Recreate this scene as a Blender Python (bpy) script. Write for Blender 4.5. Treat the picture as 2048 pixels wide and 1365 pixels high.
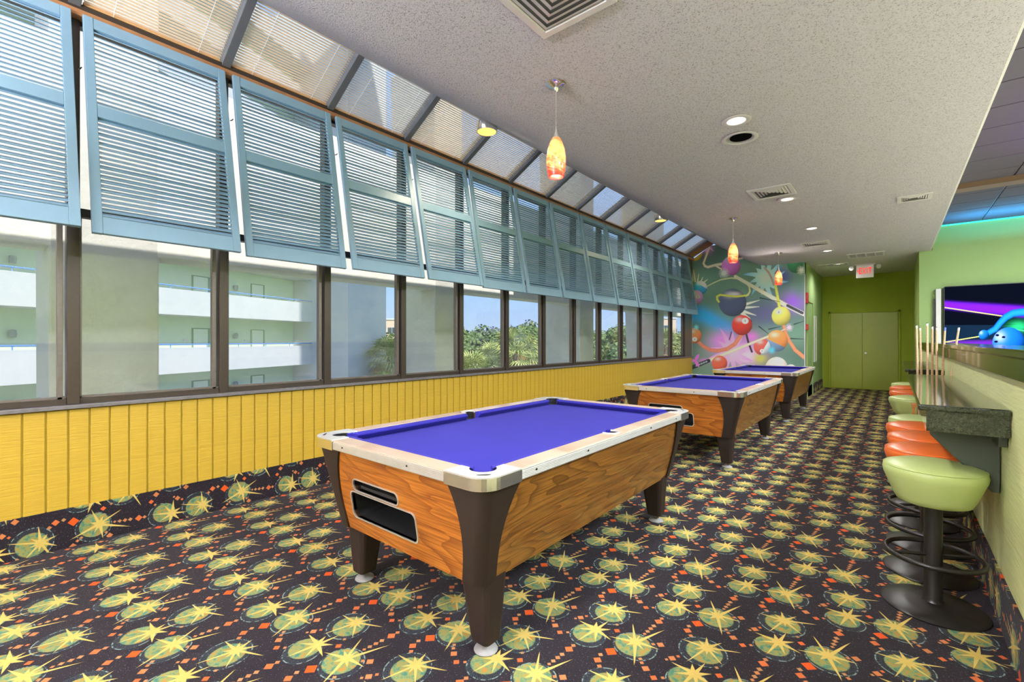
import bpy, bmesh, math, random
import numpy as np
from mathutils import Vector, Matrix, noise
from mathutils.geometry import tessellate_polygon
R = random.Random(7)
PI = math.pi
SC = bpy.context.scene
COL = SC.collection
for o in list(bpy.data.objects): bpy.data.objects.remove(o)

# ------------------------------------------------------------------ camera
YAW = math.atan(764/920)
cd = bpy.data.cameras.new('camera'); cam = bpy.data.objects.new('camera', cd); COL.objects.link(cam)
cam.location = (0, 0, 1.4); cam.rotation_euler = (PI/2, 0, YAW)
cd.sensor_width = 36; cd.lens = 920*36/2048; cd.shift_y = -1.5/2048; cd.clip_start = .05; cd.clip_end = 2000
SC.camera = cam
# ------------------------------------------------------------------ colour management
vs = SC.view_settings
vs.view_transform = 'Standard'; vs.look = 'None'; vs.gamma = 1; vs.exposure = 0.75
vs.use_curve_mapping = False
SC.cycles.max_bounces = 10; SC.cycles.diffuse_bounces = 5; SC.cycles.transparent_max_bounces = 24
SC.cycles.use_denoising = True; SC.cycles.sample_clamp_indirect = 6; SC.cycles.caustics_reflective = False
# ------------------------------------------------------------------ sky and sun
W = bpy.data.worlds.new('sky'); SC.world = W; W.use_nodes = True
wn = W.node_tree.nodes; wl = W.node_tree.links; wn.clear()
wo = wn.new('ShaderNodeOutputWorld'); wb = wn.new('ShaderNodeBackground'); wb.inputs[1].default_value = 0.88
wt = wn.new('ShaderNodeTexCoord'); wsx = wn.new('ShaderNodeSeparateXYZ'); wr = wn.new('ShaderNodeValToRGB')
wl.new(wt.outputs['Generated'], wsx.inputs[0]); wl.new(wsx.outputs[2], wr.inputs[0]); wl.new(wr.outputs[0], wb.inputs[0]); wl.new(wb.outputs[0], wo.inputs[0])
e = wr.color_ramp.elements
e[0].position = 0.0; e[0].color = (.40, .50, .70, 1); e[1].position = .12; e[1].color = (.30, .47, .78, 1)
k = e.new(.5); k.color = (.33, .48, .80, 1); k = e.new(1.0); k.color = (.30, .44, .78, 1)
def light(name, kind, loc, power, color=(1, 1, 1), rot=(0, 0, 0), **kw):
    d = bpy.data.lights.new(name, kind); d.energy = power; d.color = color
    for a, v in kw.items(): setattr(d, a, v)
    o = bpy.data.objects.new(name, d); COL.objects.link(o); o.location = loc; o.rotation_euler = rot
    return o
sun = light('sun', 'SUN', (0, 0, 30), 3.0, (1, .96, .90), angle=.01)
sun.rotation_euler = Vector((.77, -.22, .57)).to_track_quat('Z', 'Y').to_euler()
# room lamps: recessed cans (also those behind the camera) and the bowling hall's ceiling panels; plus an added ceiling fill
WARM = (1, .98, .97)
for y in (-2.6, -.4, 1.7, 4.24, 7.04, 9.13, 11.6, 14.2):
    light('can_lamp', 'SPOT', (-1.06, y, 3.262), 92 if y < 12.5 else 60, WARM, spot_size=2.9, spot_blend=.8, shadow_soft_size=.09)
for y in (-.8, 3.75, 8.65):
    light('can_lamp', 'SPOT', (-3.42, y, 3.66), 55, (1, .85, .62), spot_size=2.7, spot_blend=.8, shadow_soft_size=.08)
for y in (2.8, 7.6, 11.2, -2.0):
    light('pendant_bulb', 'POINT', (-1.9, y, 2.72), 20, (1, .93, .84), shadow_soft_size=.05)
light('ceiling_fill_light', 'AREA', (-1.9, -2.6, 2.5), 620, (.84, .90, 1), (PI, 0, 0), shape='DISK', size=1.6)  # added upward fill behind the camera, brightens the ceiling
for x, y, p in ((2.6, 1.5, 260), (2.6, 5.5, 260), (2.8, 10, 170)):
    light('hall_panel', 'AREA', (x, y, 3.7), p, (.84, .91, 1), (0, 0, 0), shape='SQUARE', size=1.2)
light('blue_cove', 'AREA', (2.5, 12.3, 3.36), 40, (.05, .55, 1), (PI, 0, 0), shape='RECTANGLE', size=3.2, size_y=.15)
light('purple_cove', 'AREA', (2.4, 7.4, 3.36), 12, (.55, .15, 1), (PI, 0, 0), shape='RECTANGLE', size=2.4, size_y=2.0)

# ------------------------------------------------------------------ helpers
class MB:
    """collects polygons for one mesh"""
    def __init__(s): s.v = []; s.f = []; s.sm = []
    def add(s, vs, fs, smooth=False):
        n = len(s.v); s.v += [tuple(v) for v in vs]; s.f += [tuple(n+i for i in f) for f in fs]; s.sm += [smooth]*len(fs); return s
    def box(s, x0, x1, y0, y1, z0, z1):
        return s.add([(x0,y0,z0),(x1,y0,z0),(x1,y1,z0),(x0,y1,z0),(x0,y0,z1),(x1,y0,z1),(x1,y1,z1),(x0,y1,z1)],
                     [(0,3,2,1),(4,5,6,7),(0,1,5,4),(1,2,6,5),(2,3,7,6),(3,0,4,7)])
    def frustum(s, b, t):
        """b,t: lists of same count of 3D points (bottom ring, top ring), counter-clockwise"""
        n = len(b)
        fs = [tuple(range(n-1,-1,-1)), tuple(range(n,2*n))]+[(i,(i+1)%n,n+(i+1)%n,n+i) for i in range(n)]
        return s.add(list(b)+list(t), fs)
    def prism(s, pts, z0, z1):
        return s.frustum([(x,y,z0) for x,y in pts], [(x,y,z1) for x,y in pts])
    def poly_prism(s, outer, holes, fn, d0, d1):
        """outline with holes in 2D, fn(u,v,d)->3D, front at d0 back at d1"""
        loops = [outer]+holes
        allp = [p for l in loops for p in l]
        tris = tessellate_polygon([[Vector((u,v,0)) for u,v in l] for l in loops])
        n = len(allp); vs = [fn(u,v,d0) for u,v in allp]+[fn(u,v,d1) for u,v in allp]
        fs = [tuple(t) for t in tris]+[tuple(n+i for i in reversed(t)) for t in tris]
        k = 0
        for l in loops:
            m = len(l)
            for i in range(m): a, b = k+i, k+(i+1) % m; fs.append((a, b, n+b, n+a))
            k += m
        return s.add(vs, fs)
    def tube(s, path, r, n=8, closed=False, cap=True):
        P = [Vector(p) for p in path]; m = len(P); vs = []
        rr = r if isinstance(r, (list, tuple)) else [r]*m
        up = Vector((0,0,1))
        for i in range(m):
            a = P[(i-1) % m] if (closed or i > 0) else P[i]; b = P[(i+1) % m] if (closed or i < m-1) else P[i]
            t = (b-a).normalized(); x = t.cross(up)
            if x.length < 1e-3: x = t.cross(Vector((1,0,0)))
            x.normalize(); y = x.cross(t)
            for k in range(n):
                q = 2*PI*k/n; vs.append(P[i]+(x*math.cos(q)+y*math.sin(q))*rr[i])
        fs = []
        for i in range(m if closed else m-1):
            for k in range(n):
                a = i*n+k; b = i*n+(k+1) % n; c = ((i+1) % m)*n+(k+1) % n; d = ((i+1) % m)*n+k; fs.append((a,b,c,d))
        if cap and not closed: fs += [tuple(range(n-1,-1,-1)), tuple((m-1)*n+k for k in range(n))]
        return s.add(vs, fs, True)
    def lathe(s, prof, n=32, c=(0,0,0), smooth=True, cap=True):
        cap = cap and prof[0] != prof[-1]
        vs = [(c[0]+r*math.cos(2*PI*k/n), c[1]+r*math.sin(2*PI*k/n), c[2]+z) for r, z in prof for k in range(n)]
        fs = [(i*n+k, i*n+(k+1)%n, (i+1)*n+(k+1)%n, (i+1)*n+k) for i in range(len(prof)-1) for k in range(n)]
        if cap and prof[0][0] > 1e-4: fs.append(tuple(range(n-1,-1,-1)))
        if cap and prof[-1][0] > 1e-4: fs.append(tuple((len(prof)-1)*n+k for k in range(n)))
        return s.add(vs, fs, smooth)
    def xf(s, M): s.v = [tuple(M @ Vector(v)) for v in s.v]; return s
    def mesh(s, name):
        me = bpy.data.meshes.new(name); me.from_pydata(s.v, [], s.f); me.polygons.foreach_set('use_smooth', s.sm)
        me.validate(); me.update()
        bm = bmesh.new(); bm.from_mesh(me); bmesh.ops.recalc_face_normals(bm, faces=bm.faces); bm.to_mesh(me); bm.free()
        return me
    def build(s, name, mat, parent=None, bevel=0, seg=2, sharp=40, **tags):
        me = s.mesh(name); me.materials.append(mat)
        o = bpy.data.objects.new(name, me); COL.objects.link(o)
        if parent: o.parent = parent
        if bevel:
            b = o.modifiers.new('edge', 'BEVEL'); b.width = bevel; b.segments = seg; b.limit_method = 'ANGLE'; b.angle_limit = math.radians(sharp)
        if any(s.sm):
            try: me.set_sharp_from_angle(angle=math.radians(50))
            except Exception: pass
        for a, v in tags.items(): o[a] = v
        return o
def empty(name, loc=(0,0,0), rz=0, label=None, cat=None, group=None, kind=None):
    o = bpy.data.objects.new(name, None); COL.objects.link(o); o.location = loc; o.rotation_euler = (0,0,rz); o.empty_display_size = .1
    for a, v in (('label', label), ('category', cat), ('group', group), ('kind', kind)):
        if v: o[a] = v
    return o
def inst(src, name, parent=None, loc=None, rot=None):
    o = src.copy(); o.name = name; COL.objects.link(o); o.parent = parent
    if loc is not None: o.location = loc
    if rot is not None: o.rotation_euler = rot
    return o
def copy_tree(root, loc=None, rz=None, label=None):
    r = root.copy(); COL.objects.link(r)
    if loc is not None: r.location = loc
    if rz is not None: r.rotation_euler = (0,0,rz)
    if label: r['label'] = label
    for ch in list(root.children):
        c = ch.copy(); COL.objects.link(c); c.parent = r
        for g in list(ch.children):
            d = g.copy(); COL.objects.link(d); d.parent = c
    return r
def rrect(x0, x1, y0, y1, r, n=5):
    pts = []
    for cx, cy, a in ((x1-r,y0+r,-90),(x1-r,y1-r,0),(x0+r,y1-r,90),(x0+r,y0+r,180)):
        for i in range(n+1):
            q = math.radians(a+90*i/n); pts.append((cx+r*math.cos(q), cy+r*math.sin(q)))
    return pts
ORD = ['first','second','third','fourth','fifth','sixth','seventh','eighth','ninth','tenth','eleventh','twelfth','thirteenth','fourteenth','fifteenth','sixteenth']

# ------------------------------------------------------------------ materials
class NT:
    def __init__(s, name):
        s.m = bpy.data.materials.new(name); s.m.use_nodes = True; s.n = s.m.node_tree.nodes; s.l = s.m.node_tree.links
        s.b = s.n['Principled BSDF']
    def _in(s, sock, v):
        if v is None: return
        if hasattr(v, 'is_output'): s.l.new(v, sock)
        else:
            if isinstance(v, tuple) and len(v) == 3 and sock.type == 'RGBA': v = v+(1,)
            sock.default_value = v
    def M(s, op, a, b=None, c=None, clamp=False):
        n = s.n.new('ShaderNodeMath'); n.operation = op; n.use_clamp = clamp
        for i, v in enumerate((a, b, c)): s._in(n.inputs[i], v)
        return n.outputs[0]
    def mix(s, f, a, b, mode='MIX'):
        n = s.n.new('ShaderNodeMix'); n.data_type = 'RGBA'; n.blend_type = mode
        s._in(n.inputs[0], f); s._in(n.inputs[6], a); s._in(n.inputs[7], b); return n.outputs[2]
    def pos(s, kind='Object', scale=None, rot=None, loc=None):
        t = s.n.new('ShaderNodeTexCoord'); v = t.outputs[kind]
        if scale or rot or loc:
            m = s.n.new('ShaderNodeMapping'); s.l.new(v, m.inputs[0])
            if scale: m.inputs['Scale'].default_value = scale
            if rot: m.inputs['Rotation'].default_value = rot
            if loc: m.inputs['Location'].default_value = loc
            v = m.outputs[0]
        return v
    def noise(s, v, scale, detail=2, rough=.5, dist=0, col=False):
        n = s.n.new('ShaderNodeTexNoise'); s._in(n.inputs['Vector'], v)
        n.inputs['Scale'].default_value = scale; n.inputs['Detail'].default_value = detail; n.inputs['Roughness'].default_value = rough; n.inputs['Distortion'].default_value = dist
        return n.outputs[1 if col else 0]
    def ramp(s, f, stops, interp='LINEAR'):
        n = s.n.new('ShaderNodeValToRGB'); s._in(n.inputs[0], f); cr = n.color_ramp; cr.interpolation = interp
        while len(cr.elements) > 1: cr.elements.remove(cr.elements[0])
        for i, (p, c) in enumerate(stops):
            if isinstance(c, (int, float)): c = (c, c, c)
            el = cr.elements[0] if i == 0 else cr.elements.new(p)
            el.position = p; el.color = tuple(c)+(1,)
        return n.outputs[0]
    def xyz(s, v):
        n = s.n.new('ShaderNodeSeparateXYZ'); s.l.new(v, n.inputs[0]); return n.outputs
    def comb(s, x, y, z=0.0):
        n = s.n.new('ShaderNodeCombineXYZ')
        for i, v in enumerate((x, y, z)): s._in(n.inputs[i], v)
        return n.outputs[0]
    def bump(s, h, strength=.3, dist=.01):
        n = s.n.new('ShaderNodeBump'); s._in(n.inputs['Height'], h); n.inputs['Strength'].default_value = strength; n.inputs['Distance'].default_value = dist
        s.l.new(n.outputs[0], s.b.inputs['Normal'])
    def set(s, **kw):
        for k2, v in kw.items():
            s._in(s.b.inputs[{'color':'Base Color','rough':'Roughness','metal':'Metallic','emis':'Emission Color','estr':'Emission Strength','spec':'Specular IOR Level','coat':'Coat Weight','sheen':'Sheen Weight','trans':'Transmission Weight','alpha':'Alpha'}[k2]], v)
        return s.m
def plain(name, c, rough=.5, metal=0, var=.06, scale=9, bump=0, bscale=120, **kw):
    t = NT(name); n = t.noise(t.pos(), scale, 3)
    col = t.mix(n, tuple(x*(1-var) for x in c), tuple(min(1, x*(1+var)) for x in c))
    t.set(color=col, rough=rough, metal=metal, **kw)
    if bump: t.bump(t.noise(t.pos(), bscale, 3), bump, .004)
    return t.m

def carpet_material(name, mode):
    t = NT(name); P = t.xyz(t.pos())
    if mode == 'floor': px, py = P[0], P[1]
    elif mode == 'left': px, py = t.M('SUBTRACT', -4.3, P[2]), P[1]
    elif mode == 'right': px, py = t.M('ADD', .4, P[2]), P[1]
    else: px, py = P[0], t.M('ADD', 13.0, P[2])
    def cell(ox, oy):
        y0 = t.M('SUBTRACT', py, oy); row = t.M('ROUND', t.M('DIVIDE', y0, .458))
        dy = t.M('MULTIPLY_ADD', row, -.458, y0)
        x1 = t.M('MULTIPLY_ADD', row, -.2325, t.M('SUBTRACT', px, ox))
        dx = t.M('MULTIPLY_ADD', t.M('ROUND', t.M('DIVIDE', x1, .465)), -.465, x1)
        return dx, dy
    def rad(dx, dy, cx=0, cy=0):
        a = t.M('SUBTRACT', dx, cx); b = t.M('SUBTRACT', dy, cy)
        return t.M('SQRT', t.M('MULTIPLY_ADD', a, a, t.M('MULTIPLY', b, b)))
    def soft(v, edge, w):      # 1 when v < edge
        return t.M('DIVIDE', t.M('SUBTRACT', edge, v), w, clamp=True)
    pv = t.comb(px, py)
    fine = t.noise(pv, 260, 2); mid = t.noise(pv, 46, 2); mot = t.noise(pv, 34, 3, .6)
    dirt = t.noise(pv, 1.1, 3)
    base = t.mix(fine, (.004, .003, .004), (.034, .025, .031))
    base = t.mix(t.M('GREATER_THAN', t.noise(t.comb(t.M('MULTIPLY', px, .5), py), 210, 1), .69), base, (.13, .12, .15))
    col = base
    motifs = [((-.655, 2.176), [(185,.121),(108,.083),(61,.094),(26,.171),(-40,.127),(-105,.187),(228,.062),(-74,.052),(-8,.060),(146,.058)], (0,-.038,.078), (-.006,-.038,.101)),
              ((-.923, 2.008), [(120,.160),(68,.209),(10,.110),(-67,.181),(201,.123),(160,.055),(-28,.06),(-115,.055),(94,.06)], (0,-.025,.082), (.012,-.03,.095)),
              ((-.877, 2.430), [(175,.106),(116,.062),(81,.104),(39,.074),(-15,.100),(-63,.092),(-101,.137),(215,.085)], (-.018,-.05,.071), (-.008,-.066,.082))]
    discc = t.ramp(mot, [(.30,(.04,.16,.13)),(.42,(.11,.22,.12)),(.50,(.24,.27,.09)),(.60,(.32,.24,.06)),(.70,(.52,.19,.03))])
    ringc = t.mix(t.M('GREATER_THAN', mid, .5), (.03,.05,.06), (.26,.36,.30))
    stars = []
    for (ox, oy), tips, (dx0, dy0, dr), (rx, ry, rr) in motifs:
        dx, dy = cell(ox, oy)
        rring = rad(dx, dy, rx, ry)
        ann = t.M('MULTIPLY', soft(rring, rr, .002), t.M('GREATER_THAN', fine, .54))
        col = t.mix(t.M('MULTIPLY', ann, .38), col, (.07, .13, .15))
        edge = soft(t.M('ABSOLUTE', t.M('SUBTRACT', rring, rr)), .0035, .002)
        col = t.mix(t.M('MULTIPLY', edge, .8), col, ringc)
        rd = rad(dx, dy, dx0, dy0)
        rd = t.M('ADD', rd, t.M('MULTIPLY', t.M('SUBTRACT', fine, .5), .012))
        col = t.mix(soft(rd, dr, .004), col, discc)
        stars.append((dx, dy, tips))
    # chains of little squares
    chains = [((-.979,1.875),[(0,0,.031,1),(-.026,-.048,.014,0),(-.019,-.087,.022,.6),(.006,-.116,.014,.3)]),
              ((-.900,2.226),[(0,0,.024,.6),(.002,.034,.014,.2),(-.005,-.049,.015,0),(-.008,-.079,.015,.2),(-.011,-.109,.014,0),(-.014,-.136,.011,.2)]),
              ((-.857,1.914),[(0,0,.012,0),(.015,-.019,.012,.3),(.043,-.042,.021,.3)]),
              ((-.853,2.044),[(0,0,.012,.2),(.028,.018,.021,.3)]),
              ((-.999,2.300),[(0,0,.018,.7),(.029,.024,.011,.2)]),
              ((-.751,2.007),[(0,0,.020,.3),(-.016,-.023,.010,.1),(.016,.029,.011,.6)]),
              ((-1.048,2.071),[(0,0,.011,0),(.022,-.043,.018,.8)])]
    for (ox, oy), sq in chains:
        dx, dy = cell(ox, oy)
        for sx, sy, r, f in sq:
            d = t.M('ADD', t.M('ABSOLUTE', t.M('SUBTRACT', dx, sx)), t.M('ABSOLUTE', t.M('SUBTRACT', dy, sy)))
            c = (.48+.22*f, .22-.13*f, .08-.07*f)
            col = t.mix(soft(d, r, .003), col, c)
    for dx, dy, tips in stars:
        ang = t.M('MULTIPLY_ADD', t.M('ARCTAN2', dy, dx), 1/(2*PI), .5)
        tt = sorted((((a+180) % 360)/360, r) for a, r in tips)
        rv = .024; st = []
        for i, (a, r) in enumerate(tt):
            b, _ = tt[(i+1) % len(tt)]; b += (b < a)
            st.append((a, rv/r)); st.append((((a+b)/2) % 1, 1.0))
        st.sort()
        a0, a1 = st[-1], st[0]; w = (1-a0[0])/(1-a0[0]+a1[0]); v0 = a0[1]+(a1[1]-a0[1])*w
        st = [(0, v0)]+st+[(1, v0)]
        k2 = t.M('DIVIDE', t.M('MULTIPLY', rad(dx, dy), t.ramp(ang, st)), rv)
        col = t.mix(soft(k2, 1.06, .12), col, t.mix(mid, (.56,.39,.08), (.72,.52,.15)))
    col = t.mix(t.M('MULTIPLY', t.M('SUBTRACT', 1, fine), .35), col, t.mix(1.0, col, (.55,.55,.55), 'MULTIPLY'))
    t.set(color=t.mix(.12, col, dirt, 'OVERLAY'), rough=.9, spec=.12, sheen=.04)
    t.bump(fine, .5, .004)
    return t.m

def wood_material(name, c0, c1, c2, axis='x', scale=1.0):
    t = NT(name); P = t.xyz(t.pos())
    l, a = (P[0], P[1]) if axis == 'x' else (P[1], P[0])
    z = P[2]
    base = t.comb(t.M('MULTIPLY', l, .14), z, t.M('MULTIPLY', a, .02))
    w = t.noise(base, 4.2*scale, 2, .4, .25)
    rings = t.M('FRACT', t.M('ADD', t.M('MULTIPLY', w, 22), t.M('MULTIPLY', z, 9)))
    rings = t.M('MULTIPLY', t.M('POWER', rings, 2.2), .85)
    fib = t.noise(t.comb(t.M('MULTIPLY', l, 3.5), t.M('MULTIPLY', z, 150), t.M('MULTIPLY', a, 3)), 1, 3, .6)
    col = t.mix(rings, c1, c0); col = t.mix(t.M('MULTIPLY', t.M('SUBTRACT', fib, .42, clamp=True), 3.2, clamp=True), col, c2)
    t.set(color=col, rough=.32, coat=.2); t.bump(fib, .06, .002)
    return t.m

def ceiling_material():
    t = NT('popcorn_ceiling'); p = t.pos()
    n = t.noise(p, 95, 3, .7); n2 = t.noise(p, 240, 2, .6)
    h = t.M('ADD', n, t.M('MULTIPLY', n2, .5))
    c = t.ramp(h, [(.57, (.38,.355,.40)), (.68, (.85,.805,.88)), (.9, (.91,.865,.94))])
    t.set(color=c, rough=.95, spec=.1); t.bump(h, 1.0, .02)
    return t.m

def board_paint(name, c, horizontal=True):
    t = NT(name); P = t.xyz(t.pos())
    v = t.comb(t.M('MULTIPLY', P[1], 5), t.M('MULTIPLY', P[2], 95), t.M('MULTIPLY', P[0], 2))
    g = t.noise(v, 1, 4, .6, .4); d = t.noise(t.pos(), 2.0, 2)
    col = t.mix(t.ramp(g, [(.35, 0.0), (.6, 1.0)]), tuple(x*.86 for x in c), c)
    col = t.mix(t.M('MULTIPLY', d, .25), col, tuple(x*.9 for x in c))
    t.set(color=col, rough=.42); t.bump(g, .45, .004)
    return t.m

def stucco(name, c, s=30):
    t = NT(name); p = t.pos(); n = t.noise(p, s, 4, .65); d = t.noise(p, .8, 4)
    t.set(color=t.mix(d, tuple(x*.92 for x in c), tuple(min(1, x*1.05) for x in c)), rough=.9); t.bump(n, .5, .02)
    return t.m

def granite(name='dark_granite'):
    t = NT(name); p = t.pos(); n = t.noise(p, 190, 3, .7); n2 = t.noise(p, 60, 3, .7)
    c = t.ramp(t.M('MULTIPLY_ADD', n2, .4, t.M('MULTIPLY', n, .6)), [(.40,(.010,.013,.007)),(.56,(.028,.036,.017)),(.68,(.09,.10,.06)),(.80,(.26,.25,.18))])
    t.set(color=c, rough=.12, coat=.3)
    return t.m

def cloth(name):
    t = NT(name); p = t.pos(); n = t.noise(p, 400, 2, .6); d = t.noise(p, 2.2, 4, .6); s2 = t.noise(p, 42, 2, .5)
    col = t.mix(d, (.018,.015,.20), (.032,.026,.28))
    col = t.mix(t.M('GREATER_THAN', s2, .735), col, (.02,.015,.12))
    t.set(color=t.mix(t.M('MULTIPLY', n, .3), col, (.045,.038,.36)), rough=.9, sheen=.03, spec=.1); t.bump(n, .3, .002)
    return t.m

def glass_mat(name, tint=(.97,.99,.98), haze=.035):
    t = NT(name); n = t.n; n.remove(t.b)
    out = n['Material Output']; tr = n.new('ShaderNodeBsdfTransparent'); tr.inputs[0].default_value = tint+(1,)
    gl = n.new('ShaderNodeBsdfGlossy'); gl.inputs['Roughness'].default_value = .02
    lw = n.new('ShaderNodeLayerWeight'); fz = t.M('MULTIPLY_ADD', t.M('POWER', lw.outputs['Facing'], 5), .30, .03)
    mx = n.new('ShaderNodeMixShader'); t.l.new(fz, mx.inputs[0]); t.l.new(tr.outputs[0], mx.inputs[1]); t.l.new(gl.outputs[0], mx.inputs[2])
    df = n.new('ShaderNodeBsdfDiffuse'); df.inputs[0].default_value = (.8,.84,.85,1)
    m2 = n.new('ShaderNodeMixShader'); sm = t.noise(t.pos(), 2.5, 4, .6)
    t.l.new(t.M('MULTIPLY', t.M('SUBTRACT', sm, .38, clamp=True), haze*6, clamp=True), m2.inputs[0]); t.l.new(mx.outputs[0], m2.inputs[1]); t.l.new(df.outputs[0], m2.inputs[2])
    t.l.new(m2.outputs[0], out.inputs[0])
    return t.m

def shade_glass():
    t = NT('pendant_glass'); P = t.xyz(t.pos())
    v = t.comb(t.M('MULTIPLY', P[0], 3), t.M('MULTIPLY', P[1], 3), t.M('MULTIPLY_ADD', P[2], 24, t.M('MULTIPLY', P[0], 10)))
    w = t.noise(v, 1.5, 4, .6, 1.2)
    h = t.M('MULTIPLY_ADD', P[2], -3.6, .55)    # 0 at the top, 1 at the rim
    f = t.M('ADD', w, t.M('MULTIPLY', t.M('SUBTRACT', h, .5), .5))
    c = t.ramp(f, [(.25,(1,.22,.07)),(.42,(1,.50,.20)),(.55,(1,.20,.06)),(.68,(.80,.03,.02)),(.9,(.70,.02,.015))])
    t.set(color=c, rough=.15, emis=c, estr=.42)
    tr = t.n.new('ShaderNodeBsdfTransparent'); tr.inputs[0].default_value = (1,.9,.8,1); mx = t.n.new('ShaderNodeMixShader'); mx.inputs[0].default_value = .16
    t.l.new(t.b.outputs[0], mx.inputs[1]); t.l.new(tr.outputs[0], mx.inputs[2]); t.l.new(mx.outputs[0], t.n['Material Output'].inputs[0])
    return t.m

M = {}
M['carpet'] = carpet_material('star_carpet', 'floor')
M['carpet_l'] = carpet_material('star_carpet_left', 'left')
M['carpet_r'] = carpet_material('star_carpet_right', 'right')
M['carpet_b'] = carpet_material('star_carpet_back', 'back')
M['ceiling'] = ceiling_material()
M['yellow'] = board_paint('yellow_board', (.58,.37,.035))
M['groove'] = plain('groove_yellow', (.50,.36,.03), .7)
M['lime'] = stucco('lime_wall', (.48,.58,.18), 60)
M['lime_pale'] = board_paint('pale_lime_panel', (.82,.87,.42))
M['green'] = stucco('green_wall', (.33,.46,.18), 60)
M['olive'] = stucco('olive_wall', (.36,.42,.035), 60)
M['olive_door'] = plain('olive_door', (.36,.40,.03), .35)
M['bronze'] = plain('bronze_frame', (.055,.038,.028), .4, .3, .2, 40)
M['bronze2'] = plain('bronze_frame_light', (.16,.13,.11), .4, .3, .2, 40)
M['rust'] = plain('rust_rail', (.42,.19,.08), .4, .2, .25, 14)
M['rafter'] = plain('rafter_grey', (.16,.16,.17), .4, .4, .15, 10)
M['sill'] = plain('sill_grey', (.20,.18,.19), .35, .3, .35, 25)
M['glass'] = glass_mat('window_glass')
M['shutter'] = plain('blue_shutter', (.23,.37,.50), .38, 0, .10, 6, .1, 60)
M['blind'] = plain('cream_blind', (.78,.66,.50), .4, 0, .06, 5)
def translucent(name, c, f=.5):
    t = NT(name); t.set(color=c, rough=.5); tr = t.n.new('ShaderNodeBsdfTranslucent'); tr.inputs[0].default_value = c+(1,)
    mx = t.n.new('ShaderNodeMixShader'); mx.inputs[0].default_value = f; t.l.new(t.b.outputs[0], mx.inputs[1]); t.l.new(tr.outputs[0], mx.inputs[2])
    t.l.new(mx.outputs[0], t.n['Material Output'].inputs[0]); return t.m
M['slat'] = translucent('cream_slat', (.95,.78,.57), .65)
M['blind_wood'] = plain('blind_rail_tan', (.62,.34,.12), .4)
M['white'] = plain('white_paint', (.80,.79,.77), .5)
M['trimwhite'] = plain('cream_trim', (.66,.63,.64), .5)
M['ventback'] = plain('vent_grey', (.13,.13,.13), .7)
M['dark'] = plain('cavity_shade', (.006,.006,.006), .9, spec=0.0)  # black that stands for shade inside the open downlight
M['black'] = plain('black_metal', (.022,.020,.018), .33, .4, .3, 30)
M['blackp'] = plain('black_plastic', (.015,.015,.015), .35)
M['chrome'] = plain('chrome', (.86,.85,.83), .14, .92, .05, 20)
M['alu'] = plain('aluminium', (.80,.78,.74), .30, .55, .08, 30)
M['footw'] = plain('grey_foot', (.30,.285,.27), .5)
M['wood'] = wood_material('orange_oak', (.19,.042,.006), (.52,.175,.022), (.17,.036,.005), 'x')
M['wood_shaded'] = wood_material('orange_oak_shaded', (.10,.034,.005), (.30,.120,.017), (.08,.026,.004), 'y')  # browner, darker oak: the sides' dimmer light put into the colour
M['railwood'] = wood_material('rail_laminate', (.42,.28,.18), (.60,.44,.32), (.38,.25,.16), 'y', .5)
M['railwoodx'] = wood_material('rail_laminate_x', (.42,.28,.18), (.60,.44,.32), (.38,.25,.16), 'x', .5)
M['brown'] = plain('brown_laminate', (.019,.010,.007), .5, 0, .35, 250, .15, 300)
M['cloth'] = cloth('blue_cloth')
M['vgreen'] = plain('green_vinyl', (.50,.60,.22), .33, 0, .08, 8, .05, 60)
M['vorange'] = plain('orange_vinyl', (.78,.16,.03), .3, 0, .08, 8, .05, 60)
M['granite'] = granite()
M['darkpanel'] = plain('dark_green_panel', (.035,.045,.025), .4)
M['shade'] = shade_glass()
M['cue'] = wood_material('cue_maple', (.62,.38,.20), (.78,.55,.34), (.66,.42,.24), 'y')
M['tip'] = plain('cue_ferrule', (.85,.83,.78), .4)
M['tipblue'] = plain('blue_chalk', (.12,.2,.75), .8)
M['rackwood'] = wood_material('rack_wood', (.42,.14,.03), (.68,.28,.07), (.4,.13,.03))
M['tile'] = plain('ceiling_tile', (.10,.085,.12), .9, 0, .1, 30, .3, 120)
M['tgrid'] = plain('ceiling_grid', (.22,.21,.24), .5)
M['tbrown'] = plain('brown_beam', (.20,.12,.08), .6)
M['concrete'] = stucco('grey_concrete', (.64,.60,.55), 25)
M['concrete_l'] = stucco('cream_concrete', (.86,.80,.72), 25)
M['hotelwhite'] = stucco('hotel_white', (.62,.62,.64), 20)
M['hotelgreen'] = stucco('hotel_green', (.80,.90,.70), 20)
M['hoteldoor'] = plain('hotel_door', (.86,.92,.76), .5)
M['hotelframe'] = plain('hotel_door_frame', (.26,.38,.24), .5)
M['bluerail'] = plain('blue_rail', (.16,.33,.72), .4)
M['pinkwall'] = stucco('pink_wall', (.78,.56,.42), 20)
M['red'] = plain('red_plastic', (.55,.02,.03), .3)
def emis(name, c, s):
    t = NT(name); return t.set(color=c, emis=c, estr=s, rough=.5)
M['lamp'] = emis('lamp_lens', (1,.93,.78), 2.2)
M['lampy'] = emis('amber_lens', (1,.58,.14), .9)
M['exitred'] = emis('exit_red', (.9,.02,.015), .75)
M['exitface'] = emis('exit_face', (.62,.55,.54), .12)
M['led'] = emis('turquoise_led', (.05,.85,.60), .7)

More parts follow.
